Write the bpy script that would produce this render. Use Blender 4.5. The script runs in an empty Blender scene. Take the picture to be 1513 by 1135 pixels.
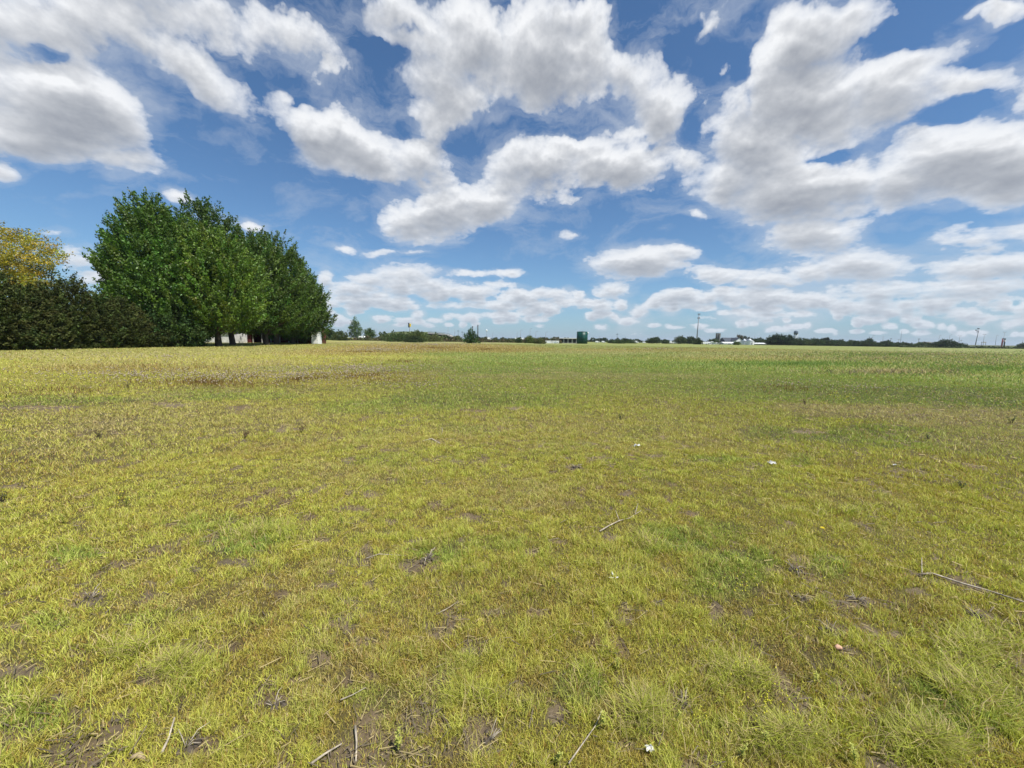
import bpy, math, random
import numpy as np
from mathutils import Matrix, Vector
rad = math.radians
SC = bpy.context.scene
COL = SC.collection
random.seed(7)
RNG = np.random.default_rng(11)

# ------------------------------------------------------------------ camera
CAM_H, FPX, CX, CY = 1.6, 568.0, 756.5, 567.5
PITCH, ROLL = 6.58, 0.82
cam_d = bpy.data.cameras.new('camera'); cam = bpy.data.objects.new('camera', cam_d); COL.objects.link(cam)
cam_d.sensor_width = 36; cam_d.lens = FPX / 1513 * 36; cam_d.clip_start = 0.05; cam_d.clip_end = 30000
ROT = Matrix.Rotation(rad(90 - PITCH), 3, 'X') @ Matrix.Rotation(rad(ROLL), 3, 'Z')
cam.matrix_world = Matrix.Translation((0, 0, CAM_H)) @ ROT.to_4x4()
SC.camera = cam
SC.view_settings.view_transform = 'Standard'; SC.view_settings.look = 'None'
SC.view_settings.gamma = 1; SC.view_settings.exposure = 0.42
SC.cycles.max_bounces = 6; SC.cycles.transparent_max_bounces = 8
SC.cycles.sample_clamp_indirect = 4

RN = np.array(ROT)
def vray(px, py):                      # a viewing direction of the photograph, in the world
    d = ROT @ Vector(((px - CX) / FPX, -(py - CY) / FPX, -1.0)); return d
def gp(px, py):                        # where that direction meets the ground
    d = vray(px, py); t = CAM_H / -d.z; return (d.x * t, d.y * t)
def at(px, py, Y):                     # the point in that direction at depth Y
    d = vray(px, py); t = Y / d.y; return (d.x * t, Y, CAM_H + d.z * t)
def hor(px):                           # the horizon's height in the photograph
    return 502.3 + (px - 756.5) * math.tan(rad(ROLL))
def gx(px, Y): return at(px, hor(px), Y)[0]
def proj(x, y):                        # ground points to the survey grid the field's patches were measured in
    P = np.stack([x, y, np.full_like(x, -CAM_H)], -1) @ RN
    w = np.where(-P[..., 2] > 0.05, -P[..., 2], np.nan)
    return CX + FPX * P[..., 0] / w, CY - FPX * P[..., 1] / w

# ------------------------------------------------------------------ sun and sky
SUN_EL, SUN_AZ = 61.0, 128.0            # azimuth from +Y, positive = right
sd = Vector((math.sin(rad(SUN_AZ)) * math.cos(rad(SUN_EL)), math.cos(rad(SUN_AZ)) * math.cos(rad(SUN_EL)), math.sin(rad(SUN_EL))))
sl = bpy.data.lights.new('sun', 'SUN'); sl.energy = 5.0; sl.angle = rad(0.5); sl.color = (1.0, 0.955, 0.88)
so = bpy.data.objects.new('sun', sl); COL.objects.link(so); so.rotation_euler = (-sd).to_track_quat('-Z', 'Y').to_euler()
so.location = (0, 0, 60)

# clouds as they stood in the sky: photo x, y, half width, half height, weight, tilt
CLOUDS = [
 (60,25,230,75,.75,0),(300,30,190,60,.55,10),(95,150,150,85,1.0,8),(60,190,130,55,.9,0),(5,255,36,22,.8,0),(195,238,85,26,.72,4),(275,262,45,14,.45,20),
 (290,105,80,45,.75,32),(230,70,90,45,.6,30),(440,60,95,60,.62,15),(485,105,38,20,.6,0),(422,140,30,17,.6,10),(345,160,40,16,.35,10),
 (590,30,110,55,.7,10),(700,60,120,80,.9,0),(800,90,125,90,1.15,0),(660,130,100,60,.8,20),(850,40,80,50,.8,0),
 (470,195,90,55,1.05,12),(540,225,80,55,.95,25),(620,235,70,70,.75,0),(640,180,60,55,.7,0),
 (640,318,90,46,1.05,-8),(720,300,60,42,.9,0),(790,245,90,52,1.05,0),(915,242,85,48,1.05,-3),(850,215,50,30,.7,0),(850,290,60,18,.5,0),(850,343,36,14,.75,0),
 (930,105,75,50,.72,20),(985,165,62,58,.9,0),(930,190,70,25,.5,0),
 (1180,70,110,80,.9,-20),(1190,150,170,85,1.0,0),(1110,210,100,60,.9,10),(1290,150,110,70,.8,0),(1230,30,110,50,.75,0),(1050,40,80,25,.45,-35),(1340,105,110,26,.65,-28),(1430,122,120,28,.7,4),
 (1470,12,66,20,.75,0),(1360,200,60,30,.5,10),(1420,240,140,62,1.0,-6),(1500,250,90,60,1.0,0),(1340,265,80,50,.8,0),(1480,290,70,24,.7,0),
 (1080,270,80,42,.8,0),(1180,285,150,60,1.05,-8),(1255,270,80,42,1.0,0),(1190,345,110,36,.95,0),(1030,245,60,24,.6,0),(1022,316,26,12,.7,0),(985,340,30,14,.4,0),
 (1440,355,120,24,.55,4),(1500,345,60,22,.5,0),(940,390,92,30,1.05,-3),(1005,372,40,20,.8,0),(1055,405,60,18,.85,0),
 (1270,392,95,28,1.0,0),(1200,400,60,22,.7,0),(1130,412,80,20,.75,0),(1440,395,110,26,.8,0),(1490,390,70,24,.8,0),(1440,428,130,24,.8,0),(1290,425,120,20,.7,0),
 (1130,438,110,18,.75,0),(1250,450,140,16,.62,0),(1400,462,150,16,.6,0),(1030,445,60,14,.6,0),(1120,468,140,12,.5,0),
 (600,404,58,20,.9,0),(548,412,40,13,.8,0),(505,365,30,10,.75,10),(560,374,40,8,.6,0),(610,372,30,6,.5,0),(690,404,50,8,.6,0),(757,403,34,9,.75,0),(640,423,50,15,.85,0),
 (510,425,50,15,.8,0),(480,412,14,16,.9,0),(706,430,34,12,.8,0),(745,422,40,9,.6,0),(820,435,46,14,.85,0),(905,428,40,15,.95,0),(985,441,36,11,.8,0),(870,448,50,10,.7,0),(580,445,40,10,.75,0),
 (680,452,80,8,.65,0),
 (262,292,34,15,.95,0),(372,333,24,11,.8,0),(142,412,48,13,.8,0),(110,385,50,24,.45,0),(75,345,45,11,.4,0),
 (1600,120,130,60,.8,0),(1640,330,140,50,.9,0),(-80,120,110,70,.8,0),(-90,330,90,40,.7,0),(500,-60,200,50,.7,0),(1000,-70,160,40,.6,0),(1350,-90,150,45,.7,0),(150,-70,220,60,.8,0)]

GAPS = [(602,192,22,16,.7),(330,235,70,60,.8),(420,200,30,40,.5),(560,82,40,16,.6),(600,48,30,10,.5),(700,205,60,20,.6),(770,190,40,12,.4),(955,30,55,30,.6),(1022,185,14,40,.6),(1350,50,80,30,.6),(1385,170,50,18,.7),(1225,236,50,9,.6),
 (900,325,110,26,.7),(1330,335,40,20,.6),(60,68,40,14,.5),(500,330,60,40,.6),(450,150,50,12,.4),(830,190,60,12,.5),(1110,145,10,30,.4),(1010,60,25,40,.5),(1090,100,14,14,.4),(960,205,50,8,.35),(1110,385,40,10,.5),(240,320,100,30,.6),(1080,350,60,14,.5)]
_r = random.Random(5)
for _k in range(210):                   # the rows of small far clouds
    _y = 428 + 58 * _r.random() ** .8; _x = _r.uniform(470, 1560); _f = (500 - _y) / 70
    CLOUDS.append((_x, _y + (_x - 756) * .012, _r.uniform(9, 24) * (.5 + _f), _r.uniform(5, 9.5) * (.40 + _f), _r.uniform(.7, 1.15), 0))
W = bpy.data.worlds.new('World'); SC.world = W; W.use_nodes = True
class NT:
    def __init__(s, nt): s.t = nt
    def n(s, typ, ins=None, **kw):
        nd = s.t.nodes.new(typ)
        for k, v in kw.items(): setattr(nd, k, v)
        for k, v in (ins or {}).items():
            if isinstance(v, bpy.types.NodeSocket): s.t.links.new(v, nd.inputs[k])
            else: nd.inputs[k].default_value = v
        return nd
    def m(s, op, a, b=0.0, c=None, clamp=False):
        d = {0: a, 1: b}
        if c is not None: d[2] = c
        nd = s.n('ShaderNodeMath', d, operation=op); nd.use_clamp = clamp; return nd.outputs[0]
    def mix(s, f, a, b, typ='MIX'):
        nd = s.n('ShaderNodeMix', {0: f, 6: a, 7: b}, data_type='RGBA', blend_type=typ); return nd.outputs[2]
def azel(px, py):
    d = vray(px, py).normalized(); return math.atan2(d.x, d.y), math.asin(d.z)

def group(name, outs):
    g = bpy.data.node_groups.new(name, 'ShaderNodeTree')
    g.interface.new_socket('P', in_out='INPUT', socket_type='NodeSocketVector')
    for o_ in outs: g.interface.new_socket(o_, in_out='OUTPUT', socket_type='NodeSocketFloat')
    return g, NT(g), g.nodes.new('NodeGroupInput').outputs[0], g.nodes.new('NodeGroupOutput')
def cloud_coords(G, P):                # finer and flatter towards the horizon, as one deck of clouds looks
    sp = G.n('ShaderNodeSeparateXYZ', {0: P}); v = G.m('MAXIMUM', sp.outputs[1], 0.0)
    lv = G.m('MULTIPLY', G.m('LOGARITHM', G.m('ADD', v, 0.20), math.e), 0.88)
    return G.n('ShaderNodeCombineXYZ', {0: sp.outputs[0], 1: lv, 2: 0.0}).outputs[0], v
def build_mask():
    """where the clouds stood, as a small smooth map over azimuth and elevation (computed here)"""
    w_, h_ = 2048, 640
    U, V = np.meshgrid((np.arange(w_) + .5) / w_ * AZR * 2 - AZR, (np.arange(h_) + .5) / h_ * 1.0 - 0.02)
    acc = np.zeros_like(U); grey = np.zeros_like(U)
    for (px, py, rx, ry, wt, tilt) in CLOUDS:
        a0, e0 = azel(px, py); ax, ex = azel(px + rx, py); ay, ey = azel(px, py - ry)
        sx = math.hypot(ax - a0, ex - e0) * CSC; sy = abs(ey - e0) * CSC
        a = math.atan2(ex - e0, ax - a0) - rad(tilt); ca, sa = math.cos(a), math.sin(a)
        R0 = max(sx, sy) + .01; i0 = int(max(0, (a0 - R0 + AZR) / (2 * AZR) * w_)); i1 = int(max(0, (a0 + R0 + AZR) / (2 * AZR) * w_ + 1)); j0 = int(max(0, (e0 - R0 + .02) * h_)); j1 = int(max(0, (e0 + R0 + .02) * h_ + 1))
        if i0 >= i1 or j0 >= j1 or i0 >= w_ or j0 >= h_: continue
        K = (slice(j0, j1), slice(i0, i1)); du, dv = U[K] - a0, V[K] - e0; A0 = acc[K]
        g_ = np.clip(1 - np.hypot((du * ca + dv * sa) / sx, (-du * sa + dv * ca) / sy), 0, 1) * wt
        mn = np.minimum(A0, g_); acc[K] = np.maximum(A0, g_) + .35 * mn * (1 - mn)
        core = np.clip(1 - np.hypot((du * ca + dv * sa) / (sx * .8), (-du * sa + (dv + .30 * sy) * ca) / (sy * .55)), 0, 1) * min(1, wt) * min(1., ry / 45.)
        grey[K] = np.maximum(grey[K], core)
    for (px, py, rx, ry, wt) in GAPS:
        a0, e0 = azel(px, py); ax, ex = azel(px + rx, py); ay, ey = azel(px, py - ry)
        acc = acc - .85 * wt * np.clip(1 - np.hypot((U - a0) / (abs(ax - a0) * 1.4), (V - e0) / (abs(ey - e0) * 1.4)), 0, 1)
    k_ = np.ones((h_, w_, 4), np.float32); k_[..., 0] = np.clip(acc, 0, 1.5) / 1.5; k_[..., 1] = grey; k_[..., 2] = 0
    im = bpy.data.images.new('cloud_survey', w_, h_, alpha=False, float_buffer=True); im.colorspace_settings.name = 'Non-Color'
    im.pixels.foreach_set(k_.ravel()); im.update(); im.pack(); return im
AZR = 1.6
def mask_at(vec):
    mp = N.n('ShaderNodeMapping', {0: vec, 1: (.5, .02, 0), 3: (1 / (2 * AZR), 1.0, 1)})
    tx = N.n('ShaderNodeTexImage', {0: mp.outputs[0]}, image=GM, interpolation='Cubic', extension='EXTEND')
    sp_ = N.n('ShaderNodeSeparateColor', {0: tx.outputs[0]}); return N.m('MULTIPLY', sp_.outputs[0], 1.5), sp_.outputs[1]
def build_noise():
    g, G, P, go = group('cloud_billows', ['n'])
    q, v = cloud_coords(G, P)
    big = G.n('ShaderNodeTexNoise', {'Vector': q, 'Scale': 6.5, 'Detail': 10.0, 'Roughness': 0.65}).outputs[0]
    wq = G.n('ShaderNodeTexNoise', {'Vector': q, 'Scale': 16.0, 'Detail': 3.0, 'Roughness': 0.6})
    q2 = G.n('ShaderNodeVectorMath', {0: G.n('ShaderNodeVectorMath', {0: wq.outputs['Color'], 'Scale': 0.045}, operation='SCALE').outputs[0], 1: q}, operation='ADD').outputs[0]
    tot = G.m('MULTIPLY', G.m('SUBTRACT', big, 0.5), G.m('SUBTRACT', 1.60, G.m('MULTIPLY', G.m('EXPONENT', G.m('MULTIPLY', v, -9.0)), 1.0)))
    for sc_, w_ in ((9.0, .30), (20.0, .24), (46.0, .13)):
        vo = G.n('ShaderNodeTexVoronoi', {'Vector': q2, 'Scale': sc_}, feature='F1').outputs['Distance']
        tot = G.m('MULTIPLY_ADD', G.m('SUBTRACT', 0.48, vo), w_, tot)
    g.links.new(tot, go.inputs[0]); return g
CSC = 1.25
GM, GN = build_mask(), build_noise()
N = NT(W.node_tree); W.node_tree.nodes.clear()
tc = N.n('ShaderNodeTexCoord')
sky = N.n('ShaderNodeTexSky', sky_type='NISHITA', sun_disc=False, sun_elevation=rad(SUN_EL), sun_rotation=rad(SUN_AZ), air_density=1.0, dust_density=0.5, ozone_density=1.6)
s = N.n('ShaderNodeSeparateXYZ', {0: tc.outputs['Generated']})
u = N.m('ARCTAN2', s.outputs[0], s.outputs[1]); el = N.m('ARCSINE', s.outputs[2])
p0 = N.n('ShaderNodeCombineXYZ', {0: u, 1: el, 2: 0.0}).outputs[0]
elc = N.m('MAXIMUM', el, 0.0)
def shifted(k):                        # a step through the deck towards the sun, which lights it from above
    st = N.m('MULTIPLY_ADD', elc, 0.06, 0.004)
    d = N.n('ShaderNodeCombineXYZ', {0: N.m('MULTIPLY', st, -k * 0.25), 1: N.m('MULTIPLY', st, k), 2: 0.0}).outputs[0]
    return N.n('ShaderNodeVectorMath', {0: p0, 1: d}, operation='ADD').outputs[0]
def use(g, vec):
    nd = W.node_tree.nodes.new('ShaderNodeGroup'); nd.node_tree = g; W.node_tree.links.new(vec, nd.inputs[0]); return nd.outputs[0]
def thick(mask, noise): return N.m('SUBTRACT', N.m('ADD', N.m('MULTIPLY', mask, 1.25), noise), 0.41)
wcol = N.n('ShaderNodeTexNoise', {'Vector': p0, 'Scale': 9.0, 'Detail': 4.0, 'Roughness': 0.6}).outputs['Color']
wof = N.n('ShaderNodeVectorMath', {0: N.n('ShaderNodeVectorMath', {0: wcol, 1: (.5, .5, .5)}, operation='SUBTRACT').outputs[0], 'Scale': N.m('MULTIPLY_ADD', elc, 0.17, 0.004)}, operation='SCALE').outputs[0]
def warp(vec): return N.n('ShaderNodeVectorMath', {0: vec, 1: wof}, operation='ADD').outputs[0]
m0, gy = mask_at(warp(p0)); m1, gy1 = mask_at(warp(shifted(1.5)))
n0, n1, n2 = use(GN, p0), use(GN, shifted(.42)), use(GN, shifted(1.5))
aer = N.m('EXPONENT', N.m('MULTIPLY', elc, -9.0))      # distance to the cloud deck grows towards the horizon
fn_ = N.n('ShaderNodeTexNoise', {'Vector': N.n('ShaderNodeMapping', {0: p0, 3: (1, 1.9, 1)}).outputs[0], 'Scale': 42.0, 'Detail': 5.0, 'Roughness': 0.6}).outputs[0]
fn_ = N.m('MULTIPLY', N.m('MULTIPLY', N.m('SUBTRACT', fn_, 0.5), 2.6), aer)
t0 = N.m('ADD', thick(m0, n0), fn_); t2 = N.m('ADD', thick(m1, n2), fn_)
soft = N.m('MULTIPLY_ADD', N.n('ShaderNodeTexNoise', {'Vector': p0, 'Scale': 4.5, 'Detail': 3.0}).outputs[0], 1.5, -0.40)
cover = N.m('SUBTRACT', 1.0, N.m('EXPONENT', N.m('MULTIPLY', N.m('MAXIMUM', N.m('ADD', t0, N.m('MULTIPLY', soft, 0.18)), 0.0), N.m('MULTIPLY_ADD', soft, 9.0, -8.6))))
emb_ = N.m('MULTIPLY', N.m('SUBTRACT', n0, n1), 1.1)
occ = N.m('ADD', N.m('MULTIPLY', N.m('MAXIMUM', t2, 0.0), 1.05), N.m('MULTIPLY', N.m('MAXIMUM', t0, 0.0), 0.45))
occ = N.m('ADD', N.m('SUBTRACT', occ, emb_), N.m('MULTIPLY', gy, 1.35))
lit = N.m('EXPONENT', N.m('MULTIPLY', N.m('MAXIMUM', N.m('ADD', occ, -0.20), 0.0), -1.05))
lit = N.m('ADD', lit, N.m('MULTIPLY', emb_, 0.28), clamp=True)
ccol = N.mix(lit, (0.235, 0.255, 0.295, 1), (0.71, 0.72, 0.735, 1))
ccol = N.mix(N.m('MULTIPLY', aer, 0.55), ccol, (0.36, 0.44, 0.55, 1))
skyc = N.mix(1.0, sky.outputs[0], (0.051, 0.0715, 0.088, 1), 'MULTIPLY')
skyc = N.mix(N.m('MULTIPLY', aer, 0.50), skyc, (0.26, 0.37, 0.54, 1))
cover = N.m('MULTIPLY', cover, N.m('SUBTRACT', 1.0, N.m('MULTIPLY', aer, 0.22)))
vn1 = N.n('ShaderNodeTexNoise', {'Vector': N.n('ShaderNodeMapping', {0: warp(p0), 2: (0, 0, rad(-25)), 3: (.8, 1.9, 1)}).outputs[0], 'Scale': 6.0, 'Detail': 9.0, 'Roughness': 0.66, 'Distortion': .4}).outputs[0]
veil = N.n('ShaderNodeMapRange', {0: N.m('ADD', vn1, N.m('MULTIPLY', m0, 0.45)), 1: 0.50, 2: 0.92, 3: 0.0, 4: 0.80}).outputs[0]
skyc = N.mix(veil, skyc, (0.46, 0.50, 0.56, 1))
fc = N.mix(cover, skyc, ccol)
bg = N.n('ShaderNodeBackground', {0: fc, 1: 1.0})
W.node_tree.links.new(bg.outputs[0], N.n('ShaderNodeOutputWorld').inputs[0])
W.cycles.sampling_method = 'MANUAL'; W.cycles.sample_map_resolution = 512

# ------------------------------------------------------------------ helpers
def tag(o, label=None, cat=None, group=None, kind=None):
    if label: o['label'] = label
    if cat: o['category'] = cat
    if group: o['group'] = group
    if kind: o['kind'] = kind
    return o
def empty(name, loc, label, cat, group=None, rz=0.0):
    o = bpy.data.objects.new(name, None); COL.objects.link(o); o.location = loc; o.rotation_euler = (0, 0, rz)
    o.empty_display_size = 0.5
    return tag(o, label, cat, group)
def np_mesh(name, V, F, mat, col=None, parent=None, loc=(0, 0, 0), smooth=False):
    V = np.ascontiguousarray(V, np.float32); F = np.ascontiguousarray(F, np.int32); k = F.shape[1]
    me = bpy.data.meshes.new(name); me.vertices.add(len(V)); me.vertices.foreach_set('co', V.ravel())
    me.loops.add(F.size); me.loops.foreach_set('vertex_index', F.ravel())
    me.polygons.add(len(F)); me.polygons.foreach_set('loop_start', np.arange(0, F.size, k, dtype=np.int32))
    if smooth: me.polygons.foreach_set('use_smooth', np.ones(len(F), bool))
    me.update(calc_edges=True)
    if col is not None:
        a = me.color_attributes.new('tone', 'FLOAT_COLOR', 'POINT')
        c = np.ones((len(V), 4), np.float32); c[:, :3] = col; a.data.foreach_set('color', c.ravel())
    me.materials.append(mat)
    o = bpy.data.objects.new(name, me); COL.objects.link(o); o.location = loc
    if parent: o.parent = parent
    return o
class MB:
    def __init__(s): s.v = []; s.f = []; s.sm = []
    def add(s, vs, fs, sm=False):
        b = len(s.v); s.v += [tuple(p) for p in vs]; s.f += [tuple(i + b for i in f) for f in fs]; s.sm += [sm] * len(fs); return s
    def box(s, x0, x1, y0, y1, z0, z1):
        return s.add([(x, y, z) for z in (z0, z1) for y in (y0, y1) for x in (x0, x1)],
                     [(0, 2, 3, 1), (4, 5, 7, 6), (0, 1, 5, 4), (2, 6, 7, 3), (0, 4, 6, 2), (1, 3, 7, 5)])
    def tube(s, pts, rs, n=8, cap=True):
        pts = [Vector(p) for p in pts]; base = len(s.v); up = None
        for i, p in enumerate(pts):
            d = (pts[min(i + 1, len(pts) - 1)] - pts[max(i - 1, 0)]).normalized()
            a = d.orthogonal().normalized() if up is None else (up - d * up.dot(d)).normalized(); up = a
            b = d.cross(a)
            r = rs[i] if hasattr(rs, '__len__') else rs
            for k in range(n):
                t = 2 * math.pi * k / n; s.v.append(tuple(p + a * math.cos(t) * r + b * math.sin(t) * r))
        for i in range(len(pts) - 1):
            for k in range(n):
                k2 = (k + 1) % n; s.f.append((base + i * n + k, base + i * n + k2, base + (i + 1) * n + k2, base + (i + 1) * n + k)); s.sm.append(True)
        if cap:
            s.f.append(tuple(base + k for k in range(n))[::-1]); s.f.append(tuple(base + (len(pts) - 1) * n + k for k in range(n))); s.sm += [False, False]
        return s
    def prism(s, poly, y0, y1):            # polygon in x,z swept along y
        n = len(poly)
        s.add([(x, y0, z) for x, z in poly] + [(x, y1, z) for x, z in poly],
              [tuple(range(n)), tuple(range(n, 2 * n))[::-1]] + [(i, n + i, n + (i + 1) % n, (i + 1) % n) for i in range(n)])
        return s
    def build(s, name, mat, parent=None, loc=(0, 0, 0), bevel=0):
        me = bpy.data.meshes.new(name); me.from_pydata(s.v, [], s.f); me.materials.append(mat)
        me.polygons.foreach_set('use_smooth', s.sm); me.update()
        o = bpy.data.objects.new(name, me); COL.objects.link(o); o.location = loc
        if parent: o.parent = parent
        if bevel:
            b = o.modifiers.new('bevel', 'BEVEL'); b.width = bevel; b.segments = 2
        return o

# numpy value noise
def _h(ix, iy, seed):
    n = (ix.astype(np.int64) * 374761393 + iy.astype(np.int64) * 668265263 + seed * 1274126177) & 0xffffffff
    n = ((n ^ (n >> 13)) * 1274126177) & 0xffffffff; n = n ^ (n >> 16)
    return (n & 0xffff) / 65535.0
def vn(x, y, seed=0):
    ix = np.floor(x); iy = np.floor(y); fx = x - ix; fy = y - iy
    fx = fx * fx * (3 - 2 * fx); fy = fy * fy * (3 - 2 * fy)
    a = _h(ix, iy, seed); b = _h(ix + 1, iy, seed); c = _h(ix, iy + 1, seed); d = _h(ix + 1, iy + 1, seed)
    return (a * (1 - fx) + b * fx) * (1 - fy) + (c * (1 - fx) + d * fx) * fy
def fbm(x, y, seed=0, o=4):
    r = 0; a = 1.0; t = 0
    for i in range(o): r = r + a * vn(x * 2 ** i + 17.3 * i, y * 2 ** i - 9.1 * i, seed + i); t += a; a *= 0.5
    return r / t
def sstep(e0, e1, x):
    t = np.clip((x - e0) / (e1 - e0), 0, 1); return t * t * (3 - 2 * t)

# ------------------------------------------------------------------ materials
def mat(name, col, rough=0.7, metal=0.0, var=0.12, scale=3.0, bump=0.0, spec=0.3, coord='Object', stretch=(1, 1, 1)):
    m = bpy.data.materials.new(name); m.use_nodes = True; m.node_tree.nodes.clear(); n = NT(m.node_tree)
    tcn = n.n('ShaderNodeTexCoord'); mp = n.n('ShaderNodeMapping', {0: tcn.outputs[coord], 3: stretch}).outputs[0]
    nz = n.n('ShaderNodeTexNoise', {'Vector': mp, 'Scale': scale, 'Detail': 5.0, 'Roughness': 0.6}).outputs[0]
    c = tuple(col) + (1,)
    lo = tuple(x * (1 - 2.2 * var) for x in col) + (1,); hi = tuple(min(1, x * (1 + 2.2 * var)) for x in col) + (1,)
    f = n.n('ShaderNodeMapRange', {0: nz, 1: 0.3, 2: 0.7}).outputs[0]
    cc = n.mix(f, lo, hi)
    p = n.n('ShaderNodeBsdfPrincipled', {'Base Color': cc, 'Roughness': rough, 'Metallic': metal, 'Specular IOR Level': spec})
    if bump:
        bn = n.n('ShaderNodeBump', {'Height': nz, 'Strength': 0.6, 'Distance': bump}); n.t.links.new(bn.outputs[0], p.inputs['Normal'])
    n.t.links.new(p.outputs[0], n.n('ShaderNodeOutputMaterial').inputs[0]); return m
def leafmat(name, trans=0.35, rough=0.5, spec=0.25, gain=(1, 1, 1), tgain=(1.1, 1.25, 0.6)):
    m = bpy.data.materials.new(name); m.use_nodes = True; m.node_tree.nodes.clear(); n = NT(m.node_tree)
    a = n.n('ShaderNodeVertexColor', layer_name='tone').outputs[0]
    c = n.mix(1.0, a, tuple(gain) + (1,), 'MULTIPLY')
    p = n.n('ShaderNodeBsdfPrincipled', {'Base Color': c, 'Roughness': rough, 'Specular IOR Level': spec})
    tcx = n.mix(1.0, c, tuple(tgain) + (1,), 'MULTIPLY')
    t = n.n('ShaderNodeBsdfTranslucent', {0: tcx})
    x = n.n('ShaderNodeMixShader', {0: trans, 1: p.outputs[0], 2: t.outputs[0]})
    n.t.links.new(x.outputs[0], n.n('ShaderNodeOutputMaterial').inputs[0]); return m
M = {}
HAZE = 0.00009
M['grass'] = leafmat('grass_blades', 0.34, 0.55, 0.25, tgain=(1.05, 1.12, .75))
M['leaf'] = leafmat('foliage', 0.26, 0.5, 0.35)
M['farleaf'] = leafmat('far_foliage', 0.15, 0.7, 0.2)
M['cedar'] = leafmat('cedar_foliage', 0.10, 0.75, 0.15)
M['bark'] = mat('bark', (0.09, 0.07, 0.05), 0.9, var=0.25, scale=6, bump=0.03, stretch=(1, 1, .25))
M['straw'] = mat('dry_straw', (0.34, 0.26, 0.15), 0.7, var=0.2, scale=20)
M['stick'] = mat('weathered_stalk', (0.36, 0.31, 0.235), 0.8, var=0.25, scale=25, bump=0.002)
M['soil'] = mat('dry_soil_clod', (0.085, 0.068, 0.05), 0.95, var=0.25, scale=18, bump=0.01)
M['white'] = mat('white_paint', (0.78, 0.79, 0.79), 0.5, var=0.04, scale=1.0)
M['dirty_white'] = mat('weathered_white', (0.62, 0.62, 0.60), 0.6, var=0.12, scale=1.2)
M['red'] = mat('barn_red_boards', (0.11, 0.022, 0.022), 0.8, var=0.2, scale=2, stretch=(6, 6, .4))
M['darkroof'] = mat('dark_roofing', (0.05, 0.06, 0.075), 0.6, var=0.15, scale=.6)
M['dark'] = mat('dark_opening', (0.03, 0.03, 0.035), 0.8)
M['steel'] = mat('galvanised_steel', (0.74, 0.76, 0.78), 0.5, 0.15, var=0.06, scale=1.0)
M['pole'] = mat('grey_pole', (0.24, 0.25, 0.27), 0.6, 0.2, var=0.08)
M['darkpole'] = mat('dark_pole', (0.06, 0.065, 0.07), 0.6, var=0.1)
M['concrete'] = mat('concrete', (0.36, 0.35, 0.33), 0.85, var=0.1, scale=.5)
M['silo'] = mat('weathered_silo_concrete', (0.10, 0.105, 0.10), 0.85, var=0.2, scale=.6, stretch=(1, 1, .3))
M['green_tank'] = mat('green_tank_paint', (0.004, 0.055, 0.043), 0.45, var=0.08, scale=.4)
M['yellow'] = mat('yellow_sign_face', (0.80, 0.55, 0.04), 0.5, var=0.05)
M['signred'] = mat('red_steel', (0.20, 0.05, 0.055), 0.5, var=0.1)
M['black'] = mat('black_rubber', (0.03, 0.03, 0.03), 0.8)
M['glass'] = mat('dark_glass', (0.04, 0.05, 0.06), 0.15, spec=0.6)
M['bank'] = mat('embankment_grass', (0.075, 0.095, 0.035), 0.95, var=0.25, scale=.25, bump=.2)
M['blue'] = mat('blue_grey_tower', (0.10, 0.13, 0.17), 0.5, var=0.08)
M['paper'] = mat('torn_paper', (0.58, 0.57, 0.53), 0.8, var=0.08, scale=30, bump=.003)
M['stone'] = mat('tan_stone', (0.55, 0.33, 0.22), 0.8, var=0.12, scale=30, bump=.002)
M['petal'] = mat('yellow_petal', (0.85, 0.68, 0.02), 0.6, var=0.05)

# ------------------------------------------------------------------ the field's colours
OLIVE = np.array((0.480, 0.455, 0.080)); GREEN = np.array((0.205, 0.305, 0.055)); LIME = np.array((0.52, 0.55, 0.12))
TAN = np.array((0.50, 0.405, 0.19)); RUST = np.array((0.36, 0.225, 0.070)); SOIL = np.array((0.120, 0.080, 0.042)); GREY = np.array((0.19, 0.155, 0.108))
# x, y, half width, half height, weight
PG = [(900,540,330,16,.8),(1150,532,260,9,.8),(1020,575,420,14,.35),(1350,582,300,12,1.0),(1480,590,160,22,.8),(700,592,130,16,.8),(560,602,110,10,.6),(330,586,110,9,.7),(100,592,100,7,.6),
 (1190,640,90,10,.7),(1330,645,120,18,.6),(1440,660,80,14,.4),(120,812,50,13,1),(385,790,60,22,1),(300,775,70,10,.6),(985,800,55,20,1),(1050,790,50,20,.6),(1070,830,60,20,.9),(1400,1030,110,45,1),(1060,860,60,30,.8),
 (875,1020,45,35,.8),(1210,835,30,18,1),(720,800,80,12,.4),(640,815,40,14,.7),(560,1040,50,20,.5),(110,900,60,12,.6),(250,905,50,14,.6),(720,640,40,8,.4),(560,680,60,10,.4),(1180,680,30,7,.6),(1060,678,40,8,.7),
 (60,1050,60,30,.6),(680,990,40,25,.5),(1300,560,240,8,.5),(1370,520,200,6,.5),(1100,545,120,10,.5),(1100,1080,60,25,.4),(420,545,60,4,.6)]
PT = [(1290,606,150,11,1.2),(1430,618,130,15,1.2),(1460,650,110,24,.7),(900,640,260,28,.45),(250,620,260,22,.5),(120,650,160,30,.4),(560,650,120,16,.4),(250,540,220,12,.55),(100,525,150,6,.6),(860,556,200,5,.5),
 (950,1060,55,40,1),(1100,1000,60,40,.6),(260,880,50,14,.5),(530,700,90,14,.5),(350,520,160,6,.5),(620,506,170,2.5,.7),(1250,519,250,3,.5),(1100,526,120,5,.7),(1400,530,160,5,.6),(1350,545,90,3,.6),(1450,552,90,4,.5),(30,960,50,22,.6),(1470,980,60,50,.5),
 (260,985,40,30,.6),(1160,1100,80,40,.5),(880,520,90,3,.6),(770,730,160,25,.25)]
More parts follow.
